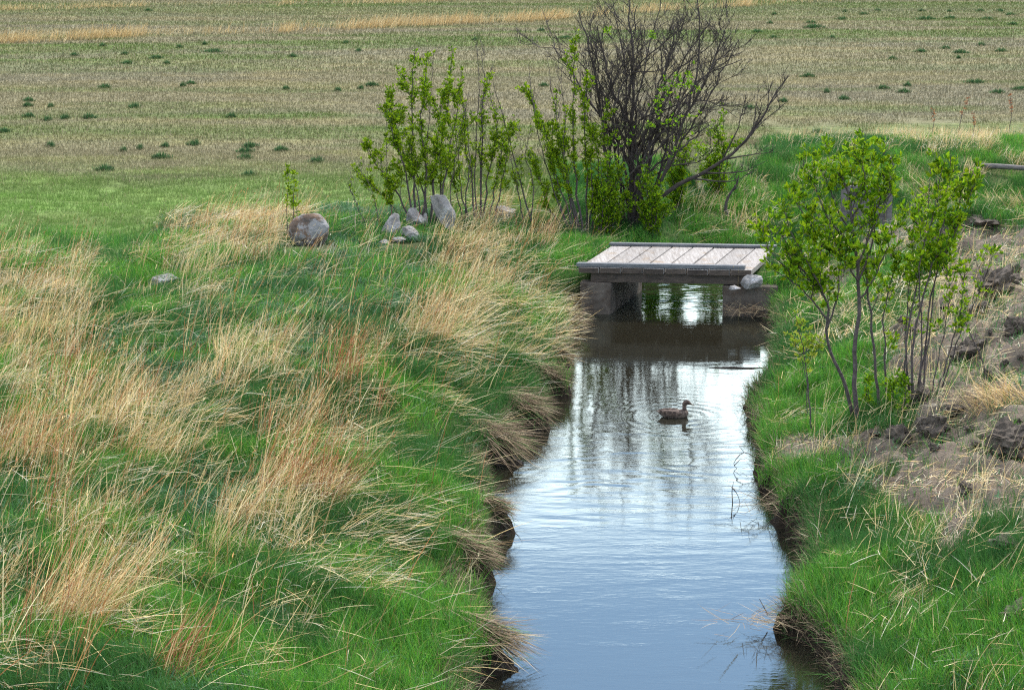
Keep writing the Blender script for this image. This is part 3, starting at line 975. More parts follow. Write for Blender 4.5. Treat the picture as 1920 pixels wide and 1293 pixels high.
class Shrub:
    def __init__(self, seed, thick=1.75, rmin=.0052, leafy=2.3):
        self.thick, self.rmin, self.leafy = thick, rmin, leafy
        self.r = random.Random(seed)
        self.w = MB()
        self.lp, self.ld, self.ls = [], [], []   # leaf positions, directions, sizes

    def leaves(self, pts, dens, spread, size, up=.8):
        r = self.r
        for a, b in zip(pts[:-1], pts[1:]):
            seg = b - a
            k = seg.length * dens * self.leafy
            k = int(k) + (1 if r.random() < k - int(k) else 0)
            q = k / 5.0
            q = int(q) + (1 if r.random() < q - int(q) else 0)
            for _ in range(q):
                p = a + seg * r.random()
                d = Vector((r.gauss(0, 1), r.gauss(0, 1), r.gauss(0, .6)))
                d.normalize()
                p = p + d * spread * r.random() ** .6
                for _ in range(r.randint(5, 8)):
                    e = Vector((r.gauss(0, 1), r.gauss(0, 1), r.gauss(0, .7))).normalized()
                    d2 = e + d * .5 + Vector((0, 0, up * .8)) + seg.normalized() * .3
                    self.lp.append(p + e * .012); self.ld.append(d2.normalized()); self.ls.append(size * r.choice((.45, .6, .75, .9, 1.0, 1.25)))

    def twig(self, p0, d, length, r0, level, leaf, n=6, wig=.18, up=.12, kids=3, tw=.3):
        """a crooked twig with side twigs; leaf = (density per metre, spread, size) or None"""
        r = self.r
        pts = [p0.copy()]
        d = d.normalized()
        for i in range(n):
            d = (d + Vector((r.gauss(0, wig), r.gauss(0, wig), r.gauss(0, wig) + up))).normalized()
            pts.append(pts[-1] + d * length / n)
        r0 = max(r0, self.rmin)
        self.w.tube(pts, [max(r0 * (1 - .75 * i / n), self.rmin * .55) for i in range(n + 1)], 5 if r0 > .006 else 3, (1, 1, 1), False)
        if leaf and level <= 1:
            dens, spread, size = leaf
            i0 = 1 if level == 0 else int(n * .35)
            self.leaves(pts[i0:], dens, spread, size)
        if level > 0:
            for _ in range(kids):
                k = r.randint(max(1, n // 4), n - 1)
                a = r.uniform(0, 6.283)
                side = Vector((math.cos(a), math.sin(a), r.uniform(-.1, .6)))
                dd = (pts[k] - pts[k - 1]).normalized() + side * r.uniform(.5, 1.1)
                self.twig(pts[k], dd, length * r.uniform(.35, .65), r0 * .5, level - 1, leaf, max(3, n - 2), wig, up, kids, tw)

    def stem(self, px_pts, Y0, r0, leaf=None, lu=(.3, 1.0), kids=5, klen=.5, klevel=1, dy=0.0, n=14, kleaf=None, wig=.012, up=.12, ku=(.3, .95), base=None, tip=.25):
        """a main stem through picture points, leaning dy metres away from the camera at its tip"""
        r = self.r
        g = gp(*px_pts[0]) if base is None else base
        P = [g - Vector((0, 0, .06))] if base is None else [g]
        m = len(px_pts)
        for i in range(1, m):
            P.append(at_y(px_pts[i][0], px_pts[i][1], g.y + dy * i / (m - 1) + r.gauss(0, .06)))
        pts = crom(P, n)
        for i in range(1, n):
            pts[i] = pts[i] + Vector((r.gauss(0, wig), r.gauss(0, wig), 0))
        r0 *= self.thick
        self.w.tube(pts, [r0 * (1 - (1 - tip) * (i / n) ** .8) for i in range(n + 1)], 7 if r0 > .015 else 5, (1, 1, 1), False)
        if leaf:
            self.leaves(pts[int(lu[0] * n):int(lu[1] * n) + 1], *leaf)
        for _ in range(kids):
            k = r.randint(int(ku[0] * n), max(int(ku[0] * n), int(ku[1] * n) - 1))
            a = r.uniform(0, 6.283)
            side = Vector((math.cos(a), math.sin(a), r.uniform(0, .6)))
            dd = (pts[k + 1] - pts[k]).normalized() * .7 + side * r.uniform(.4, 1.0)
            rr = max(.0025, r0 * (1 - .7 * k / n) * .45)
            self.twig(pts[k], dd, klen * r.uniform(.6, 1.3), rr, klevel, kleaf if kleaf is not None else leaf, 6, .16, up)
        return pts

    def build(self, name, label, cat, base, bark, leafcols, stem_name='stems', group=None):
        root = tag(empty(name, base), label, cat, group)
        link(stem_name, self.w.mesh(stem_name, True, base), bark, root)
        if self.lp:
            n = len(self.lp)
            p = np.array([tuple(v) for v in self.lp]) - np.array(tuple(base))
            d = np.array([tuple(v) for v in self.ld])
            s = np.array(self.ls)[:, None]
            rv = rng.normal(0, 1, (n, 3))
            side = np.cross(d, rv); side /= np.linalg.norm(side, axis=1)[:, None] + 1e-9
            nrm = np.cross(side, d)
            wd = s * .23
            V = np.stack([p, p + d * s * .35 - side * wd + nrm * s * .08, p + d * s * .72 - side * wd * .75 + nrm * s * .06, p + d * s - nrm * s * .1,
                          p + d * s * .72 + side * wd * .75 + nrm * s * .06, p + d * s * .35 + side * wd + nrm * s * .08], 1).reshape(-1, 3)
            per = np.array([0, 1, 2, 3, 3, 4, 5, 0])
            loops = (np.arange(n)[:, None] * 6 + per).reshape(-1)
            col = np.repeat(pal(leafcols, n, .2), 6, axis=0)
            link('foliage', raw_mesh('foliage', V, loops, np.arange(0, n * 8, 4), col), M['leaf'], root)
        return root


YG = [(.19, .30, .008), (.28, .38, .010), (.11, .21, .008), (.22, .34, .010), (.07, .14, .008)]
DG = [(.15, .29, .008), (.21, .36, .010), (.08, .18, .008), (.27, .41, .012), (.055, .13, .008)]

# --- shrub at the rock pile
s = Shrub(1, 1.75, .0052, 3.2)
for pts, dy, r0 in [
    ([(775, 425), (745, 360), (705, 310), (683, 262)], .3, .013), ([(772, 425), (762, 330), (735, 240), (728, 170)], -.2, .014),
    ([(782, 425), (775, 320), (772, 200), (778, 92)], .2, .016), ([(790, 425), (800, 330), (790, 230), (800, 120)], -.3, .016),
    ([(806, 425), (815, 330), (835, 230), (848, 92)], .4, .017), ([(800, 425), (790, 350), (750, 270), (742, 205)], .2, .013),
    ([(812, 425), (835, 330), (850, 240), (866, 130)], -.2, .014), ([(790, 425), (780, 350), (760, 300), (720, 250)], -.3, .011),
    ([(760, 425), (735, 385), (700, 350), (680, 330)], -.1, .008), ([(818, 425), (828, 350), (820, 260), (830, 190)], .5, .013)]:
    s.stem(pts, 0, r0, (56, .06, .066), (.42, 1), 7, .45, 1, dy, 14, (50, .05, .062), .014, .16)
for pts in ([(740, 425), (725, 330), (726, 160)], [(800, 425), (800, 300), (812, 150), (805, 105)], [(842, 425), (852, 300), (880, 170)]):
    s.stem(pts, 0, .008, None, (.5, 1), 5, .5, 1, .3, 12, None, .014, .2)
s.build('leafy_shrub', 'many-stemmed shrub with bright leaf spikes rising behind the rock pile', 'shrub', gp(790, 425), M['bark'], YG)

# --- middle shrub
s = Shrub(2, 1.75, .0052, 3.0)
for pts, dy, r0 in [
    ([(890, 415), (885, 330), (870, 250), (868, 170)], .3, .013), ([(898, 415), (905, 300), (905, 200), (912, 150)], -.2, .015),
    ([(905, 415), (915, 330), (930, 240), (918, 165)], .2, .013), ([(880, 415), (865, 350), (862, 290), (870, 215)], .1, .011),
    ([(915, 415), (928, 350), (938, 300), (932, 245)], .2, .010), ([(925, 415), (940, 350), (950, 290), (958, 230)], -.1, .010),
    ([(870, 415), (855, 360), (845, 320), (838, 270)], -.1, .009)]:
    s.stem(pts, 0, r0, (44, .05, .062), (.3, .95), 6, .4, 1, dy, 14, (40, .05, .06), .014, .16)
for pts in ([(893, 415), (892, 300), (897, 170), (893, 78)], [(902, 415), (900, 280), (908, 160), (902, 100)], [(870, 415), (880, 300), (872, 190)]):
    s.stem(pts, 0, .010, None, (.5, 1), 8, .5, 1, .2, 12, None, .014, .25)
s.build('leafy_shrub', 'thinner leafy shrub with bare grey tips in the middle of the thicket', 'shrub', gp(897, 415), M['bark'], YG)

# --- sparse bare shrub between it and the dead tree
s = Shrub(3)
for pts, dy, r0 in [([(1000, 425), (975, 340), (950, 240), (925, 155)], .2, .012), ([(985, 425), (965, 330), (955, 280)], .1, .009), ([(992, 425), (1000, 350), (985, 290), (1000, 240)], -.2, .009)]:
    s.stem(pts, 0, r0, (14, .045, .058), (.3, .75), 6, .45, 1, dy, 12, (14, .04, .055), .012, .18)
s.build('sparse_shrub', 'sparse leaning shrub of few bare stems left of the dead tree', 'shrub', gp(993, 425), M['bark'], YG)

# --- tall shrub before the dead tree
s = Shrub(4, 1.75, .0052, 4.4)
for pts, dy, r0 in [
    ([(1085, 440), (1060, 340), (1020, 240), (985, 160)], .3, .013), ([(1092, 440), (1078, 320), (1075, 180), (1080, 52)], .2, .016),
    ([(1098, 440), (1100, 330), (1095, 230), (1100, 130)], -.2, .014), ([(1080, 440), (1050, 350), (1030, 290), (1005, 215)], -.2, .011),
    ([(1105, 440), (1120, 350), (1125, 270), (1140, 190)], .1, .012), ([(1075, 440), (1045, 370), (1035, 270), (1045, 170)], .3, .011), ([(1088, 440), (1070, 360), (1055, 290), (1060, 200)], -.3, .011), ([(1100, 440), (1110, 380), (1108, 300), (1118, 230)], -.3, .011),
    ([(1070, 440), (1030, 390), (1010, 330), (1000, 290)], -.1, .010)]:
    s.stem(pts, 0, r0, (38, .055, .064), (.35, 1), 6, .4, 1, dy, 14, (36, .05, .062), .014, .16)
for pts in ([(1070, 440), (1030, 330), (1005, 230), (990, 120)], [(1078, 440), (1060, 320), (1040, 200), (1025, 105)], [(1090, 440), (1060, 300), (1058, 200), (1040, 120)]):
    s.stem(pts, 0, .009, None, (.5, 1), 6, .45, 1, .2, 12, None, .014, .22)
s.build('leafy_shrub', 'tall slender leafy shrub standing just left of the dead tree', 'shrub', gp(1088, 440), M['bark'], YG)

# --- the dead tree
s = Shrub(5, 1.35, .0062, 1.0)
tips = [((1172, 425), (1150, 300), (1130, 180), (1085, 20)), ((1176, 425), (1160, 280), (1160, 150), (1150, 5)), ((1182, 425), (1180, 300), (1190, 160), (1180, -20)),
        ((1186, 425), (1195, 300), (1225, 160), (1240, -15)), ((1190, 425), (1205, 310), (1250, 180), (1290, 20)), ((1192, 425), (1215, 300), (1290, 130), (1310, -25)),
        ((1180, 425), (1165, 320), (1120, 180), (1035, 85)), ((1194, 425), (1225, 320), (1300, 200), (1385, 75)), ((1184, 425), (1200, 280), (1210, 120), (1195, 10)),
        ((1188, 425), (1205, 300), (1260, 150), (1330, 45)), ((1178, 425), (1150, 330), (1140, 230), (1115, 90)), ((1190, 425), (1220, 340), (1270, 290), (1330, 235)),
        ((1186, 425), (1190, 300), (1215, 200), (1265, 60)), ((1176, 425), (1150, 320), (1135, 250), (1150, 120)), ((1183, 425), (1175, 280), (1165, 190), (1190, 70)),
        ((1188, 425), (1200, 330), (1230, 220), (1240, 100)), ((1180, 425), (1168, 300), (1150, 200), (1110, 120)), ((1190, 425), (1210, 320), (1240, 240), (1300, 100)), ((1192, 425), (1230, 300), (1310, 180), (1390, 112)), ((1188, 425), (1215, 290), (1290, 180), (1360, 60)), ((1182, 425), (1170, 260), (1150, 150), (1120, 50))]
for i, pts in enumerate(tips):
    rj = random.Random(i + 50)
    pts = [pts[0]] + [(a_ + rj.gauss(0, 16), b_ + rj.gauss(0, 12)) for a_, b_ in pts[1:-1]] + [pts[-1]]
    s.stem(list(pts), 0, random.Random(i).uniform(.022, .040), None, (.5, 1), 12, .9, 2, random.Random(i + 9).uniform(-.9, .9), 18, None, .022, .10, (.3, .97))
for pts in ([(1225, 330), (1260, 312), (1320, 300), (1350, 260)], [(1190, 300), (1230, 240), (1280, 245), (1340, 225)]):
    s.stem(pts, 0, .016, None, (.5, 1), 9, .5, 2, -.3, 12, None, .02, .02, (.2, .95), base=at_y(pts[0][0], pts[0][1], gp(1185, 425).y - .1))
by = gp(1185, 425).y
for pts, yy in (([(1188, 300), (1240, 185), (1310, 125), (1392, 98)], .1), ([(1155, 260), (1110, 145), (1050, 95), (990, 88)], -.1), ([(1200, 225), (1270, 198), (1330, 190), (1384, 222)], .2), ([(1195, 260), (1250, 150), (1330, 90), (1372, 30)], -.3),
                ([(1165, 230), (1200, 120), (1270, 60), (1330, -10)], .2), ([(1180, 330), (1240, 270), (1290, 215), (1345, 205)], -.4), ([(1150, 200), (1180, 140), (1240, 130), (1290, 70)], -.2)):
    s.stem(pts, 0, .017, None, (.5, 1), 9, .6, 2, random.uniform(-.4, .4), 14, None, .03, .06, (.15, .97), base=at_y(pts[0][0], pts[0][1], by + yy), tip=.2)
# new leaves low in it and in patches through its right side
s.leaves([at_y(1220, 210, 43), at_y(1262, 160, 43.2)], 150, .26, .065)
s.leaves([at_y(1235, 175, 42.8), at_y(1290, 130, 43.1)], 150, .22, .065)
s.leaves([at_y(1290, 145, 42.8), at_y(1300, 175, 43.1)], 150, .16, .065)
s.leaves([at_y(1200, 240, 42.7), at_y(1330, 210, 43.0)], 90, .22, .065)
s.leaves([at_y(1150, 300, 42.7), at_y(1180, 250, 43.0)], 90, .2, .065)
s.leaves([at_y(1240, 300, 42.7), at_y(1320, 260, 43.0)], 70, .25, .065)
s.leaves([at_y(1138, 50, 43.1), at_y(1140, 60, 43.2)], 300, .08, .06)
s.leaves([at_y(1222, 60, 43.1), at_y(1226, 70, 43.2)], 250, .07, .06)
dt = s.build('dead_tree', 'large dark leafless tree with a dense tangle of twigs behind the bridge', 'tree', gp(1184, 425), M['dead_bark'], DG, 'branches')
# its long limb reaching right
s = Shrub(6, 1.2, .0065)
b0 = at_y(1196, 402, gp(1184, 425).y - .25)
s.stem([(1196, 402), (1262, 352), (1340, 312), (1400, 262), (1440, 200), (1478, 142)], 0, .050, None, (.5, 1), 6, .8, 2, -.1, 22, None, .012, .12, (.55, .97), base=b0, tip=.18)
L2 = at_y(1372, 290, b0.y - .05)
for pts in ([(1372, 290), (1410, 250), (1442, 218), (1478, 190)], [(1355, 303), (1378, 250), (1392, 210), (1400, 170)], [(1362, 298), (1410, 290), (1455, 285)], [(1318, 325), (1390, 322), (1440, 300)],
            [(1300, 335), (1370, 340), (1420, 318)], [(1410, 250), (1425, 215), (1428, 175)]):
    pb = at_y(pts[0][0], pts[0][1], b0.y - .06)
    s.stem(pts, 0, .018, None, (.5, 1), 5, .35, 1, random.uniform(-.3, .3), 12, None, .012, .1, (.3, .95), base=pb, tip=.15)
me = s.w.mesh('leaning_limb', True, gp(1184, 425))
tag(link('leaning_limb', me, M['dead_bark'], dt), 'long bare limb reaching right over the bridge')

# --- green understorey in front of and beside the dead tree
for k, (bx, by, tops, dens, lab, yy) in enumerate([
    ((1135), 445, [(1105, 340), (1125, 300), (1150, 330), (1140, 260), (1165, 310), (1110, 390), (1170, 360)], 70, 'dense leafy bush at the foot of the dead tree, left side', 0),
    ((1225), 440, [(1190, 380), (1215, 330), (1240, 360), (1205, 300), (1255, 390), (1230, 400)], 60, 'low leafy bush before the trunk of the dead tree', 0),
    ((1275), 395, [(1250, 300), (1275, 230), (1290, 260), (1262, 330), (1245, 270)], 60, 'leafy bush showing between the dead tree and its long limb', 0),
    ((1352), 372, [(1330, 300), (1358, 195), (1345, 240), (1372, 260), (1318, 280), (1310, 320)], 52, 'upright leafy bush behind the long dead limb', 0),
]):
    s = Shrub(20 + k)
    for j, (tx, ty) in enumerate(tops):
        s.stem([(bx + (j - 3) * 5, by), (bx * .6 + tx * .4, by * .55 + ty * .45), (tx, ty)], 0, .010, (dens, .065, .066), (.15, 1), 6, .4, 1, random.uniform(-.3, .3), 10, (dens * .7, .055, .064), .012, .15, (.15, .95))
    s.build('leafy_bush', lab, 'bush', gp(bx, by), M['bark'], DG + YG[:2])

s = Shrub(31)
s.stem([(1366, 412), (1360, 380), (1378, 350), (1385, 330)], 0, .028, None, (.5, 1), 4, .3, 1, 0, 9, None, .01, .1)
s.build('dead_stump', 'short crooked dead stump standing in pale grass right of the bridge tree', 'stump', gp(1366, 412), M['bark'], YG)

# --- little sapling by the boulder
s = Shrub(8)
for pts in ([(540, 462), (538, 400), (540, 340), (538, 322)], [(549, 462), (550, 400), (551, 350), (552, 318)], [(556, 458), (557, 420), (556, 375)]):
    s.stem(pts, 0, .007, (70, .05, .060), (.45, 1), 2, .2, 0, .05, 10, (60, .04, .055), .006, .3)
s.build('sapling', 'thin young sapling with yellow-green leaf spikes beside the boulder', 'sapling', gp(548, 462), M['bark'], YG)
s = Shrub(9)
for pts in ([(690, 430), (672, 390), (655, 350)], [(712, 430), (705, 390), (690, 340), (668, 320)]):
    s.stem(pts, 0, .007, (14, .04, .055), (.4, 1), 4, .35, 1, .1, 9, (10, .04, .05), .01, .2)
s.build('sapling', 'nearly bare sapling of two leaning stems left of the rock pile', 'sapling', gp(700, 430), M['bark'], YG)

# --- the right bank: big shrub
LR = (46, .080, .082)
s = Shrub(10, 1.3, .0050, 1.55)
t1 = s.stem([(1612, 797), (1600, 690), (1612, 560), (1600, 440), (1590, 365), (1575, 318)], 0, .030, LR, (.55, 1), 5, .5, 1, .3, 20, LR, .010, .14, (.55, .95))
t2 = s.stem([(1606, 790), (1580, 710), (1552, 640), (1548, 560), (1500, 500), (1462, 430)], 0, .024, LR, (.55, 1), 7, .5, 1, -.3, 20, LR, .010, .14, (.5, .95))
for b, pts, dy in [
    (t1[9], [0, (1640, 440), (1634, 350), (1640, 292)], .5), (t1[10], [0, (1650, 400), (1672, 355), (1676, 325)], .1), (t1[11], [0, (1560, 420), (1532, 360), (1527, 312)], -.3),
    (t1[12], [0, (1570, 390), (1545, 330), (1530, 300)], .3), (t1[10], [0, (1560, 470), (1500, 390), (1475, 345)], .4), (t1[13], [0, (1620, 360), (1620, 325), (1614, 290)], -.2),
    (t2[13], [0, (1500, 520), (1452, 480), (1432, 440)], .1), (t2[12], [0, (1530, 520), (1480, 430), (1470, 370)], -.4), (t1[8], [0, (1640, 520), (1660, 470), (1672, 430)], -.3),
    (t2[14], [0, (1540, 480), (1535, 420), (1500, 380)], .4), (t2[10], [0, (1520, 560), (1490, 530), (1440, 500)], -.1), (t1[9], [0, (1590, 500), (1560, 440), (1550, 400)], -.5),
    (t2[9], [0, (1570, 560), (1575, 500), (1580, 470)], -.2), (t1[12], [0, (1640, 400), (1658, 345), (1660, 310)], .3)]:
    s.stem(pts, 0, .012, LR, (.3, 1), 4, .38, 1, dy, 12, LR, .010, .14, (.3, .95), base=b)
s.build('leafy_shrub', 'big green shrub with two curved trunks on the right bank before the bridge', 'shrub', gp(1610, 795), M['bark'], DG + YG[:2])

# second trunk pair beside it
s = Shrub(11, 1.4, .005, 1.5)
t1 = s.stem([(1652, 772), (1640, 680), (1628, 560), (1625, 470), (1640, 400)], 0, .018, (60, .07, .07), (.6, 1), 6, .4, 1, .2, 16, (70, .07, .07), .010, .14, (.45, .95))
t2 = s.stem([(1662, 765), (1660, 680), (1655, 600), (1672, 520), (1690, 470)], 0, .013, (40, .06, .065), (.5, 1), 6, .35, 1, .1, 14, (50, .06, .065), .010, .14, (.3, .95))
s.build('leafy_shrub', 'slim two-stemmed shrub growing between the two larger right bank shrubs', 'shrub', gp(1656, 770), M['bark'], DG + YG[:2])

# the clump of straight stems to its right
s = Shrub(12, 1.25, .0050, 1.6)
for pts, dy, r0, lf in [
    ([(1705, 745), (1700, 640), (1720, 520), (1735, 430), (1745, 315)], .3, .014, LR), ([(1712, 748), (1712, 640), (1740, 520), (1768, 415), (1783, 290)], -.1, .017, LR),
    ([(1718, 742), (1735, 640), (1750, 530), (1788, 430), (1810, 322)], .2, .014, LR), ([(1725, 742), (1728, 620), (1725, 500), (1750, 395), (1768, 312)], -.3, .011, LR),
    ([(1730, 738), (1745, 600), (1760, 500), (1800, 415), (1836, 305)], .1, .012, LR), ([(1698, 735), (1700, 600), (1712, 470), (1730, 370)], .2, .010, (50, .07, .068)),
    ([(1752, 738), (1780, 660), (1800, 580), (1812, 490)], -.1, .012, (40, .06, .066)), ([(1762, 732), (1795, 640), (1830, 560), (1862, 478)], .1, .010, None),
    ([(1745, 738), (1765, 650), (1780, 560), (1775, 500)], .2, .009, (40, .06, .066)), ([(1715, 745), (1708, 640), (1703, 560)], .2, .008, (18, .05, .06))]:
    s.stem(pts, 0, r0, lf, (.52, 1), 6, .38, 1, dy, 16, lf or (16, .06, .06), .008, .16, (.45, .95))
s.leaves([at_y(1862, 478, gp(1750, 738).y + .1), at_y(1866, 462, gp(1750, 738).y + .1)], 260, .09, .065)
s.leaves([at_y(1745, 620, gp(1715, 745).y), at_y(1760, 600, gp(1715, 745).y)], 160, .12, .065)
s.build('leafy_shrub', 'clump of straight grey stems with leafy tops nearest the right edge', 'shrub', gp(1720, 743), M['bark'], DG + YG[:2])

# bare crooked twig on the spoil bank
s = Shrub(13)
s.stem([(1858, 715), (1835, 660), (1808, 600), (1800, 570)], 0, .008, None, (.5, 1), 3, .25, 0, .0, 9, None, .012, .1)
s.build('bare_twig', 'thin bare twig bent over the clods of the spoil bank', 'twig', gp(1858, 715), M['bark'], YG)

# sapling at the right water's edge
s = Shrub(14)
s.stem([(1524, 810), (1514, 720), (1505, 650), (1490, 590)], 0, .008, (26, .06, .062), (.45, 1), 5, .3, 1, .05, 12, (50, .05, .06), .006, .1, (.5, .95))
s.stem([(1515, 800), (1510, 700), (1480, 620)], 0, .005, (50, .06, .06), (.6, 1), 3, .2, 0, .1, 10, (40, .05, .06), .006, .1, (.5, .95))
s.build('sapling', "young sapling with yellowish leaves at the right water's edge", 'sapling', gp(1522, 808), M['bark'], [(.28, .38, .03), (.2, .34, .03), (.34, .36, .05)])
s = Shrub(15)
for pts in ([(1640, 770), (1622, 740), (1630, 700)], [(1690, 770), (1700, 735), (1690, 700)], [(1670, 775), (1675, 740), (1668, 720)]):
    s.stem(pts, 0, .006, (90, .07, .06), (.1, 1), 3, .2, 0, .0, 7, (80, .05, .06), .008, .1)
s.build('leafy_bush', 'low sprouting bush at the foot of the right bank shrubs', 'bush', gp(1666, 775), M['bark'], DG)


# ------------------------------------------------------------------ tall grass clumps that stand out
def grass_clump(label, px, py, rx, n, hpx, az, tilt, cols, name='grass_clump', cat='grass clump', bend=(.0, .5), wid=(.0045, .010), heads=None):
    n = int(n * .42) if n > 60 else n
    c0 = gp(px, py)
    sc = (c0.y * CT - (c0.z - H) * ST) / F
    a = rng.uniform(0, 6.283, n); q = rng.random(n) ** .5 * rx * sc
    x = c0.x + np.cos(a) * q; y = c0.y + np.sin(a) * q * .8
    z = height(x, y)
    L = hpx * sc / math.cos(tilt * .9) * .85 * rng.uniform(.45, 1.05, n)
    v, l, st, cc = blades(np.stack([x, y, z - .02], -1), L, rng.uniform(*wid, n), rng.normal(az, .6, n), np.abs(rng.normal(tilt, .22, n)), rng.uniform(*bend, n), pal(cols, n), 4, .45)
    parts = [(v, l, st, cc)]
    if heads:
        tips = v.reshape(n, 9, 3)[:, 8]; pre = v.reshape(n, 9, 3)[:, 6:8].mean(1)
        k = rng.random(n) < heads
        hp = np.repeat(pre[k] * .6 + tips[k] * .4, 5, axis=0) + rng.normal(0, .012, (int(k.sum()) * 5, 3)) + np.repeat(tips[k] - pre[k], 5, axis=0) * rng.uniform(-.8, .5, (int(k.sum()) * 5, 1))
        nn = len(hp)
        parts.append(blades(hp, rng.uniform(.03, .07, nn), rng.uniform(.004, .008, nn), rng.normal(az, .9, nn), rng.uniform(.1, 1.1, nn), rng.uniform(0, .6, nn), pal(REDS, nn), 4, .3))
    V, Lp, S, C = join_blades(parts)
    me = raw_mesh(name, V - np.array(tuple(c0)), Lp, S, C)
    o = link(name, me, M['straw']); o.location = c0
    return tag(o, label, cat)


RS = REDS + STRAWS[:2]
grass_clump('tall straw clump leaning right beside the dark green tuft left of the bridge', 850, 470, 55, 420, 90, .1, .5, STRAWS)
grass_clump('tall straw and rust-red clump leaning right on top of the bank before the leaning slab', 800, 640, 45, 260, 210, .15, .38, STRAWS + REDS[:1], heads=.3)
grass_clump('upright rust-red stems rising from the middle of the left bank', 640, 730, 30, 120, 180, .2, .12, REDS, heads=.6)
grass_clump('reddish dry stems bunched against the shrub left of the bridge', 1010, 470, 30, 190, 120, .2, .38, REDS[:1] + STRAWS[:2] + [(.5, .27, .17)], bend=(-.1, .3))
grass_clump('big rust and straw clump fanning right in the middle of the left bank', 560, 930, 80, 620, 190, .1, .52, RS, heads=.4)
grass_clump('dense pale straw clump on the lower left bank fanning to the right', 120, 1180, 90, 700, 250, .1, .55, STRAWS + REDS[:1])
grass_clump('straw clump with red stems at the left edge of the picture', 60, 870, 70, 420, 150, .3, .3, STRAWS + REDS[:1], heads=.3)
grass_clump('thick pale straw clump on the left bank above the dark hollow', 290, 870, 80, 560, 130, .1, .5, STRAWS)
grass_clump('golden straw clump at the far left where the bank meets the lawn', 60, 650, 70, 420, 110, .6, .3, [(.66, .50, .22), (.58, .42, .18)])
grass_clump('feathery straw clump left of the boulder along the bank crest', 360, 520, 70, 420, 80, .4, .35, STRAWS)
grass_clump('bright straw clump in front of the boulder reaching right', 470, 490, 60, 320, 70, .4, .4, STRAWS)
grass_clump('short pale grass clump below the boulder on the right', 640, 480, 60, 240, 42, .2, .35, GREYS)
grass_clump('slender straw clump bending right near the bottom left', 400, 1050, 30, 130, 230, .1, .5, STRAWS, wid=(.003, .006))
grass_clump('two-toned straw clump at the bottom edge left of the green grass', 330, 1260, 60, 260, 190, .15, .5, RS)
grass_clump('pair of thin dark red stems standing straight near the bottom left', 52, 1230, 8, 6, 330, .5, .03, [(.30, .10, .06)], wid=(.006, .008), bend=(0, .05))
grass_clump('thin straw clump leaning left over the right end of the bridge', 1385, 560, 12, 16, 90, 2.9, .18, STRAWS, bend=(0, .3))
grass_clump('pale straw tuft leaning against the white rock of the abutment', 1395, 585, 18, 34, 75, .2, .3, STRAWS, bend=(0, .3))
grass_clump('pale straw clump in green grass beside the dead stump', 1390, 425, 45, 260, 70, .9, .6, STRAWS)
grass_clump('straw clump lying beneath the long dead limb', 1300, 395, 55, 240, 70, .6, .55, STRAWS)
grass_clump('dark green grass tuft between the straw and the bridge on the left', 985, 545, 42, 520, 75, 1.2, .2, [(.05, .16, .04), (.07, .20, .04)], cat='grass tuft', name='grass_tuft', wid=(.005, .009))
grass_clump('straw mound spilling over the right edge beside the pole', 1900, 395, 40, 420, 50, 3.4, .8, STRAWS)
grass_clump('large mound of combed straw on the right bank below the clods', 1880, 760, 60, 800, 70, 3.5, .8, STRAWS)
grass_clump('straw arch falling left above the right bank shrubs', 1780, 380, 50, 240, 90, 3.5, .7, STRAWS)
grass_clump('small combed straw bundle in green grass on the right bank', 1545, 850, 26, 160, 34, .5, .9, STRAWS)
grass_clump('laid straw bundle across the right slope, upper', 1700, 1000, 60, 260, 60, .25, 1.15, STRAWS, bend=(0, .3))
grass_clump('laid straw bundle across the right slope, lower', 1670, 1130, 55, 260, 60, .25, 1.15, STRAWS, bend=(0, .3))
for i, (px, py, hp) in enumerate([(1796, 262, 84), (1745, 262, 60), (1890, 260, 88), (1820, 270, 60)]):
    c0 = gp(px, py)
    lab = ['tallest rust-brown dock stalk behind the right shrubs', 'short thin dock stalk left of the tallest one', 'rust dock stalk at the right edge of the field', 'leaning dock stalk right of the tallest one'][i]
    s = Shrub(60 + i)
    pts = s.stem([(px, py), (px + 6, py - hp * .5), (px + (22 if i == 0 else 4), py - hp)], 0, .008, None, (.5, 1), 5, .2, 0, 0, 9, None, .006, .3)
    s.leaves(pts[5:], 60, .04, .045)
    s.build('dock_plant', lab, 'weed stalk', c0, M['bark'], REDS, 'stalk')
for ch in [o for o in COL.objects if o.parent and o.parent.name.startswith('dock_plant') and o.name.startswith('foliage')]:
    ch.name = 'seed_foliage'


# ------------------------------------------------------------------ overhanging thatch along the water
for px, py, wpx, lab, az in TH_L:
    tip = at_z(px, py, .05)
    sc = wpx * random.uniform(.85, 1.25) * (tip.y * CT + H * ST) / F
    tip.x += .14
    base = tip - Vector((sc * .55, -.12, 0))
    root = tag(empty('straw_overhang', (base.x, base.y, 0)), lab, 'straw overhang')
    n = random.randint(330, 560)
    x = sc * .05 - np.abs(rng.normal(0, sc * .34, n))
    y = rng.normal(0.06, sc * .19, n)
    z = np.clip(height(x + base.x, y + base.y), .02, .55) + rng.uniform(-.05, .13, n)
    cols = pal([(.30, .225, .135), (.20, .14, .09), (.11, .075, .052), (.42, .33, .21), (.22, .16, .105), (.08, .17, .04)], n, .28)
    v, l, st, cc = blades(np.stack([x, y, z], -1), sc * rng.uniform(.55, 1.25, n), rng.uniform(.006, .011, n), rng.normal(az * .6, .33, n), rng.normal(1.68, .22, n), rng.uniform(.0, .4, n), cols, 3, .5)
    v[:, 2] = np.maximum(v[:, 2], .012)
    link('straw', raw_mesh('straw', v, l, st, cc), M['straw'], root)
    mm = rock_mesh(sc * .50, sc * .34, .20, int(px), .5, 4, .3)
    o = link('mud_lump', mm, M['mud'], root)
    o.location = (-sc * .02, .0, .0); o.rotation_euler = (0, .12, az * .5)
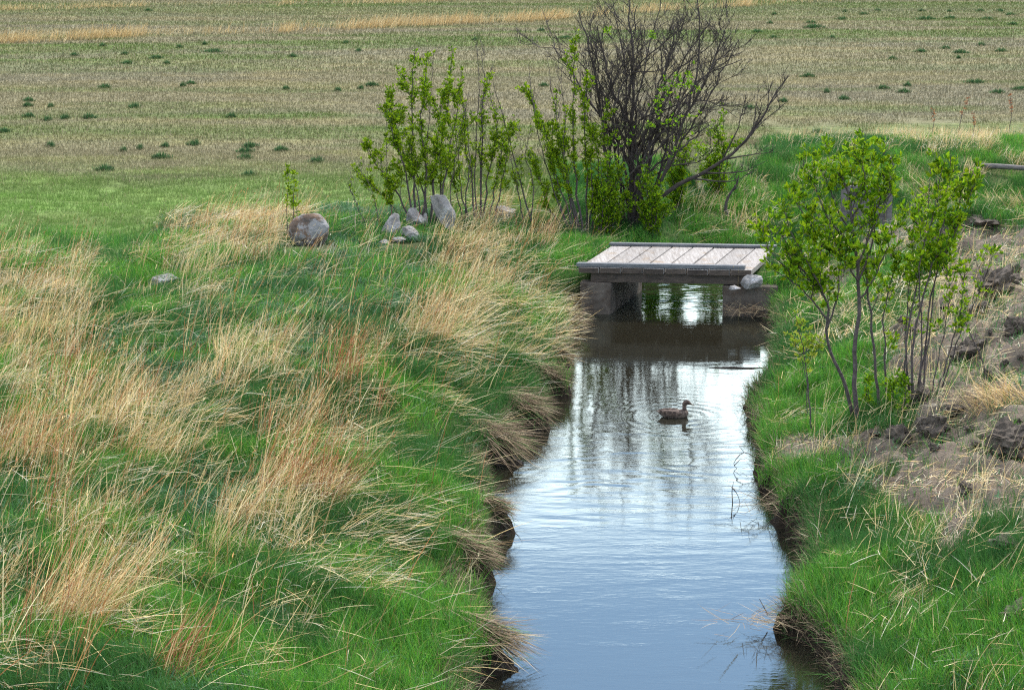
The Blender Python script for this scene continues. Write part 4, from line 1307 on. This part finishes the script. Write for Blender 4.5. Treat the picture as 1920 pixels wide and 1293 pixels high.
# debris caught under the right abutment and dead sedge along the right shore
for px, py, lab in ((1405, 592, 'tangle of dead sticks and straw caught below the right abutment'), (1470, 960, 'dead sedge hanging at the undercut right shore'), (1470, 1180, 'dark sedge fringe on the grassy point of the right shore')):
    c0 = at_z(px, py, .06)
    n = 220
    x = rng.normal(0, .30, n); y = rng.normal(0.05, .10, n); z = rng.uniform(.0, .16, n)
    v, l, st, cc = blades(np.stack([x, y, z], -1), rng.uniform(.15, .5, n), rng.uniform(.005, .011, n), rng.uniform(2.2, 7.2, n), rng.uniform(1.0, 1.8, n), rng.uniform(-.2, .3, n), pal([(.24, .17, .11), (.34, .25, .15), (.16, .11, .08), (.46, .36, .22)], n, .25), 3, .5)
    v[:, 2] = np.maximum(v[:, 2], -.02)
    o = link('straw_debris', raw_mesh('straw_debris', v, l, st, cc), M['straw']); o.location = c0
    tag(o, lab, 'straw debris')
# twigs poking from the water
for (pts, lab, kids) in (([(1424, 862, .12), (1395, 848, .12), (1376, 868, .10), (1384, 880, .0)], 'bent twig reaching from the right shore over the water', 3), ([(1374, 950, -.05), (1373, 915, .22), (1384, 930, .16), (1388, 948, .02)], 'looped reddish twig standing in the water by the right shore', 2),
                         ([(1440, 1152, .1), (1424, 1122, .3)], 'single dead blade leaning out from the grassy point', 0)):
    m = MB()
    p0 = at_z(*pts[0])
    P = [at_y(a, b, p0.y) for a, b, c_ in pts]
    Q = crom(P, 9)
    m.tube(Q, [.0075 - .0005 * i for i in range(10)], 5)
    for k in range(kids):
        i = 3 + 2 * k
        m.tube([Q[i], Q[i] + Vector((random.uniform(-.1, .1), .05, .08)), Q[i] + Vector((random.uniform(-.2, .2), .1, .06))], [.006, .004, .002], 4)
    o = link('twig', m.mesh('twig', True, p0), M['bark']); o.location = p0
    tag(o, lab, 'twig')
# floating stick on the bright water
m = MB(); p0 = at_z(1380, 690, .0)
m.tube([Vector((-.45, 0, .0)), Vector((-.1, .02, .012)), Vector((.25, -.02, .008)), Vector((.5, .03, .0))], [.008, .014, .012, .006], 6)
o = link('stick', m.mesh('stick', True), M['dead_bark']); o.location = p0
tag(o, 'dark stick floating on the bright water below the bridge', 'stick')
m = MB(); p0 = gp(232, 508)
m.tube([Vector((-.22, 0, .05)), Vector((-.05, .05, .07)), Vector((.12, 0, .08)), Vector((.24, -.03, .06))], [.03, .035, .025, .012], 7)
m.tube([Vector((-.1, 0, .06)), Vector((-.18, -.1, .02))], [.02, .012], 6)
o = link('branch_piece', m.mesh('branch_piece', True), M['clod']); o.location = p0
tag(o, 'short broken brown branch lying on the lawn at the left', 'branch')

# ------------------------------------------------------------------ pole and old headgate
a, b = gp(1836, 322), gp(1990, 330)
a = at_y(1838, 319, a.y); b = at_y(1990, 327, a.y - .3)
m = MB()
m.tube([a.lerp(b, i / 6) + Vector((0, 0, .10 + .01 * math.sin(i))) for i in range(7)], [.065 - .002 * i for i in range(7)], 12)
pole = link('wooden_pole', m.mesh('wooden_pole', True, a), M['grey_wood']); pole.location = a
tag(pole, 'round grey wooden pole lying along the bank at the right edge', 'pole')
hp = gp(1622, 428)
hg = tag(empty('headgate', hp), 'old weathered wooden headgate box half hidden behind the right shrub', 'headgate')
hs = (hp.y * CT - (hp.z - H) * ST) / F


def box_at(cx, cy, cz, sx, sy, sz):
    m = MB()
    m.prism([(cx - sx / 2, cy - sy / 2), (cx + sx / 2, cy - sy / 2), (cx + sx / 2, cy + sy / 2), (cx - sx / 2, cy + sy / 2)], cz, cz + sz)
    return m


for i in range(4):
    link('board', box_at(-.33 + .22 * i, 0, -.1, .208, .05, 1.02 + .03 * (i % 2)).mesh('board', False, None, .006), M['grey_wood'], hg)
link('post', box_at(-.5, -.06, -.1, .12, .12, 1.1).mesh('post', False, None, .01), M['grey_wood'], hg)
link('post', box_at(.5, -.06, -.1, .12, .12, 1.65).mesh('post', False, None, .01), M['grey_wood'], hg)
link('cross_beam', box_at(0, -.065, .82, .87, .06, .14).mesh('cross_beam', False, None, .01), M['grey_wood'], hg)
link('post_cap', box_at(.5, -.06, 1.555, .15, .15, .03).mesh('post_cap', False, None, .006), M['end_wood'], hg)

# ------------------------------------------------------------------ weeds in the field
TU = [(54, 216, 26), (122, 219, 20), (89, 222, 18), (167, 218, 30), (8, 244, 22), (197, 161, 26), (54, 186, 24), (52, 196, 22), (95, 197, 12), (252, 198, 24), (239, 116, 28), (234, 99, 16), (139, 101, 18),
      (336, 86, 14), (313, 116, 16), (549, 103, 16), (293, 106, 28), (400, 94, 40), (358, 154, 22), (343, 158, 14), (536, 164, 16), (634, 167, 14), (677, 163, 14), (694, 158, 26), (434, 216, 20), (364, 268, 28),
      (310, 272, 20), (469, 272, 34), (460, 282, 36), (460, 294, 30), (527, 279, 34), (302, 293, 44), (594, 300, 32), (263, 276, 14), (232, 280, 16), (197, 316, 44), (467, 326, 30), (95, 271, 18), (215, 8, 24),
      (278, 17, 16), (649, 78, 14), (672, 93, 14), (193, 83, 14), (384, 80, 12)]
TM = [(1015, 54, 16), (1060, 69, 26), (891, 72, 14), (700, 158, 24), (1020, 158, 20)]
TR = [(1420, 57, 26), (1450, 68, 18), (1452, 24, 12), (1444, 41, 14), (1520, 40, 26), (1526, 49, 44), (1560, 68, 16), (1584, 19, 10), (1619, 24, 20), (1578, 33, 24), (1645, 17, 16), (1728, 18, 16), (1736, 33, 38),
      (1780, 19, 12), (1782, 31, 26), (1838, 18, 20), (1851, 33, 28), (1875, 18, 18), (1895, 25, 26), (1899, 43, 22), (1773, 88, 22), (1840, 82, 20), (1726, 94, 28), (1801, 96, 34), (1877, 93, 26), (1673, 108, 18),
      (1797, 106, 10), (1515, 141, 36), (1827, 152, 40), (1656, 163, 26), (1695, 170, 30), (1702, 158, 18), (1871, 171, 30), (1912, 165, 30), (1582, 183, 26), (1550, 170, 14), (1532, 246, 30), (1437, 261, 30),
      (1469, 187, 20), (1550, 277, 20), (1405, 200, 22)]
SPECIAL = {(302, 293): 'wide low weed tuft below the two tufts in the left field', (594, 300): 'round dark weed tuft nearest the thicket in the left field', (197, 316): 'weed tuft nearest the green lawn at the far left',
           (467, 326): 'weed tuft at the edge of the green lawn above the boulder', (1515, 141): 'large weed tuft right of the tip of the dead limb', (1827, 152): 'broad weed tuft high behind the tallest dock stalk',
           (1060, 69): 'weed tuft behind the left twigs of the dead tree', (54, 216): 'darkest weed tuft near the left edge of the field', (1532, 246): 'green weed tuft closest to the right bank shrubs',
           (1736, 33): 'long weed tuft in the far right of the field', (1526, 49): 'long flat weed tuft in the far field right of the dead tree'}
tprot = []
for q in range(4):
    n = 260
    a = rng.uniform(0, 6.283, n); rr = rng.random(n) ** .7
    lob = 1 + .3 * np.sin(a * 3 + q)
    bx, by = np.cos(a) * rr * .40 * lob, np.sin(a) * rr * .30 * lob
    v, l, st, cc = blades(np.stack([bx, by, np.zeros(n)], -1), rng.uniform(.10, .26, n) * (1.15 - .6 * rr), rng.uniform(.02, .045, n), a + rng.normal(0, .7, n), rng.uniform(.1, .8, n), rng.uniform(0, .8, n),
                          pal([(.055, .125, .045), (.07, .145, .05), (.045, .10, .045), (.085, .16, .055)], n, .25), 2, .3)
    tprot.append(raw_mesh('weed_tuft', v, l, st, cc))
for lst, lab, grp in ((TU, 'low dark green weed tuft in the brown field left of the bushes', 'weed tufts in the left field'),
                      (TM, 'low green weed tuft in the field seen between the bush stems', 'weed tufts behind the bushes'),
                      (TR, 'low dark green weed tuft in the brown field right of the dead tree', 'weed tufts in the right field')):
    for i, (px, py, wpx) in enumerate(lst):
        p = gp(px, py + 4)
        sc = wpx * (p.y * CT - (p.z - H) * ST) / F
        o = link('weed_tuft', tprot[(i * 7) % 4], M['blade'])
        o.location = p
        o.scale = (sc * 1.15, max(sc * .9, .55), min(max(sc * 1.1, .9), 1.4))
        o.rotation_euler = (0, 0, random.choice([0, 3.14]) + random.uniform(-.3, .3))
        tag(o, SPECIAL.get((px, py), lab), 'weed tuft', None if (px, py) in SPECIAL else grp)

# ------------------------------------------------------------------ the duck
dk = tag(empty('duck', (DUCK.x, DUCK.y, 0)), 'brown speckled female duck swimming to the right on the stream', 'duck')


def loft(rings, sides=20):
    """rings: (centre, normal axis, half width, half height)"""
    m = MB(); V, Fc = [], []
    n = len(rings)
    for (c_, t, wv, hv) in rings:
        t = Vector(t).normalized(); yv = Vector((0, 1, 0)); up = t.cross(yv) * -1
        if up.length < 1e-6: up = Vector((0, 0, 1))
        up.normalize()
        for k in range(sides):
            a = 2 * math.pi * k / sides
            V.append(Vector(c_) + yv * math.cos(a) * wv + up * math.sin(a) * hv)
    for i in range(n - 1):
        for k in range(sides):
            k2 = (k + 1) % sides
            Fc.append((i * sides + k, (i + 1) * sides + k, (i + 1) * sides + k2, i * sides + k2))
    Fc.append(tuple(range(sides))); Fc.append(tuple((n - 1) * sides + k for k in range(sides - 1, -1, -1)))
    m.add(V, Fc)
    return m


m = loft([((-.275, 0, .085), (1, 0, 0), .010, .005), ((-.24, 0, .072), (1, 0, 0), .036, .018), ((-.20, 0, .056), (1, 0, 0), .058, .038), ((-.14, 0, .040), (1, 0, 0), .080, .060), ((-.06, 0, .034), (1, 0, 0), .094, .070),
          ((.03, 0, .032), (1, 0, 0), .096, .072), ((.10, 0, .034), (1, 0, 0), .086, .070), ((.145, 0, .042), (1, 0, 0), .068, .062), ((.175, 0, .052), (1, 0, 0), .042, .042), ((.19, 0, .056), (1, 0, 0), .015, .016)])
m2 = loft([((.125, 0, .045), (0, 0, 1), .050, .052), ((.132, 0, .092), (.1, 0, 1), .038, .040), ((.130, 0, .130), (0, 0, 1), .028, .029), ((.128, 0, .160), (.05, 0, 1), .028, .030), ((.134, 0, .186), (.5, 0, 1), .033, .040),
           ((.146, 0, .204), (1, 0, .3), .037, .040), ((.170, 0, .207), (1, 0, -.1), .036, .039), ((.197, 0, .199), (1, 0, -.3), .027, .029), ((.216, 0, .190), (1, 0, -.35), .017, .018)])
m.add(m2.v, m2.f)
me = m.mesh('duck_body')
ob = link('body', me, M['duck'], dk)
rm = ob.modifiers.new('r', 'REMESH'); rm.mode = 'VOXEL'; rm.voxel_size = .006
sm = ob.modifiers.new('s', 'SMOOTH'); sm.iterations = 4; sm.factor = .5
dg = bpy.context.evaluated_depsgraph_get()
me2 = bpy.data.meshes.new_from_object(ob.evaluated_get(dg))
ob.modifiers.clear()
V = np.empty(len(me2.vertices) * 3, dtype=np.float32); me2.vertices.foreach_get('co', V); V = V.reshape(-1, 3)
cc = np.full((len(V), 3), .95)
cc[(V[:, 2] > .13)] = (1.15, 1.1, 1.05)
cap = (V[:, 2] > .220) & (V[:, 0] > .10)
cc[cap] = (.45, .42, .42)
eye = (np.abs(V[:, 2] - .208) < .006) & (V[:, 0] > .13)
cc[eye] = (.5, .45, .45)
cc[(V[:, 2] > .095) & (V[:, 0] < .08)] = (.62, .55, .5)
for a_ in list(me2.color_attributes): me2.color_attributes.remove(a_)
at = me2.color_attributes.new('Col', 'FLOAT_COLOR', 'POINT')
c4 = np.ones((len(V), 4), dtype=np.float32); c4[:, :3] = cc
at.data.foreach_set('color', c4.ravel())
me2.polygons.foreach_set('use_smooth', np.ones(len(me2.polygons), dtype=bool))
if not me2.materials: me2.materials.append(M['duck'])
ob.data = me2
b_ = loft([((.205, 0, .192), (1, 0, -.35), .017, .017), ((.228, 0, .181), (1, 0, -.4), .014, .011), ((.252, 0, .171), (1, 0, -.3), .015, .007), ((.274, 0, .164), (1, 0, -.2), .012, .004)], 12)
dm = rough_mat('duck_bill', [(.3, (.05, .04, .03)), (.7, (.13, .09, .05))], 30, .1, 60, .5, False)
link('bill', b_.mesh('bill', True), dm, dk)
for sy in (-1, 1):
    w_ = loft([((-.23, sy * .028, .092), (1, 0, 0), .010, .008), ((-.16, sy * .066, .080), (1, 0, 0), .014, .026), ((-.08, sy * .088, .066), (1, 0, 0), .014, .040), ((.0, sy * .094, .062), (1, 0, 0), .013, .038), ((.06, sy * .088, .060), (1, 0, 0), .010, .026), ((.085, sy * .082, .058), (1, 0, 0), .004, .010)], 14)
    w_.c = [(.85, .78, .75)] * len(w_.v)
    link('wing', w_.mesh('wing', True), M['duck'], dk)
    e_ = MB(); ec = Vector((.176, sy * .0355, .211))
    e_.tube([ec + Vector((0, -.003 * sy, 0)), ec + Vector((0, .0015 * sy, 0))], [.005, .004], 8)
    link('eye', e_.mesh('eye', True), M['mud'], dk)

dk.scale = (1.06, 1.06, 1.1)
# ------------------------------------------------------------------ light, sky, camera
SUN_EL, SUN_AZ = 50.0, 42.0     # azimuth clockwise from the view direction (+Y)
world = bpy.data.worlds.new('World'); scene.world = world
world.use_nodes = True
nt = world.node_tree; N, L = nt.nodes, nt.links
N.clear()
out = N.new('ShaderNodeOutputWorld'); bg = N.new('ShaderNodeBackground')
sky = N.new('ShaderNodeTexSky'); sky.sky_type = 'NISHITA'; sky.sun_disc = False
sky.sun_elevation = R(SUN_EL); sky.sun_rotation = R(SUN_AZ)
sky.air_density = 1.0; sky.dust_density = .2; sky.ozone_density = 1.2
tc = N.new('ShaderNodeTexCoord')
sep = N.new('ShaderNodeSeparateXYZ'); L.new(tc.outputs['Generated'], sep.inputs[0])
n1 = noise_node(N, L, tc.outputs['Generated'], 2.6, 6, .6, (1, 1, 2.6))
ml = N.new('ShaderNodeMath'); ml.operation = 'MULTIPLY_ADD'
L.new(n1.outputs[0], ml.inputs[0]); ml.inputs[1].default_value = .09; ml.inputs[2].default_value = -.045
zz = N.new('ShaderNodeMath'); zz.operation = 'ADD'; L.new(sep.outputs['Z'], zz.inputs[0]); L.new(ml.outputs[0], zz.inputs[1])
bank = N.new('ShaderNodeMapRange'); bank.interpolation_type = 'SMOOTHSTEP'
bank.inputs['From Min'].default_value = .335; bank.inputs['From Max'].default_value = .235
L.new(zz.outputs[0], bank.inputs['Value'])
n2 = noise_node(N, L, tc.outputs['Generated'], 3.2, 7, .58, (1, 1, 1.6))
cl = ramp(N, L, n2.outputs[0], [(.42, (0, 0, 0)), (.62, (.9, .9, .9))])
up = N.new('ShaderNodeMapRange'); up.inputs['From Min'].default_value = .40; up.inputs['From Max'].default_value = .62
L.new(sep.outputs['Z'], up.inputs['Value'])
hi = N.new('ShaderNodeMath'); hi.operation = 'MULTIPLY'; L.new(cl.outputs[0], hi.inputs[0]); L.new(up.outputs[0], hi.inputs[1])
front = N.new('ShaderNodeMapRange'); front.interpolation_type = 'SMOOTHSTEP'
front.inputs['From Min'].default_value = .45; front.inputs['From Max'].default_value = .85
L.new(sep.outputs['Y'], front.inputs['Value'])
bk = N.new('ShaderNodeMath'); bk.operation = 'MULTIPLY'; L.new(bank.outputs[0], bk.inputs[0]); L.new(front.outputs[0], bk.inputs[1])
mxm = N.new('ShaderNodeMath'); mxm.operation = 'MAXIMUM'; L.new(bk.outputs[0], mxm.inputs[0]); L.new(hi.outputs[0], mxm.inputs[1])
CLOUD = (21., 21.3, 21.8)
hs_ = N.new('ShaderNodeHueSaturation'); hs_.inputs['Saturation'].default_value = .95; hs_.inputs['Value'].default_value = 1.3
L.new(sky.outputs[0], hs_.inputs['Color'])
skyc = mixc(N, L, mxm.outputs[0], hs_.outputs[0], CLOUD)
L.new(skyc, bg.inputs['Color']); bg.inputs['Strength'].default_value = .14
L.new(bg.outputs[0], out.inputs[0])

sd = bpy.data.lights.new('sun', 'SUN'); sd.energy = 3.0; sd.angle = R(9); sd.color = (1, .95, .87)
so = bpy.data.objects.new('sun', sd); COL.objects.link(so)
az = R(SUN_AZ); el = R(SUN_EL)
sv = Vector((math.sin(az) * math.cos(el), math.cos(az) * math.cos(el), math.sin(el)))
so.rotation_euler = sv.to_track_quat('Z', 'Y').to_euler()

cd = bpy.data.cameras.new('camera'); co = bpy.data.objects.new('camera', cd); COL.objects.link(co)
cd.sensor_width = 36.0; cd.lens = F / 1920 * 36.0
cd.clip_start = .5; cd.clip_end = 9000
co.location = (0, 0, H)
co.rotation_euler = (math.pi / 2 - TH, 0, 0)
scene.camera = co
scene.view_settings.view_transform = 'Standard'
scene.view_settings.look = 'None'
scene.view_settings.exposure = 0.72
scene.view_settings.gamma = 1.0
scene.cycles.use_denoising = False
scene.cycles.filter_width = 1.2
scene.cycles.sample_clamp_indirect = 4
scene.cycles.max_bounces = 6
scene.cycles.diffuse_bounces = 2
scene.cycles.glossy_bounces = 3
scene.cycles.transmission_bounces = 3
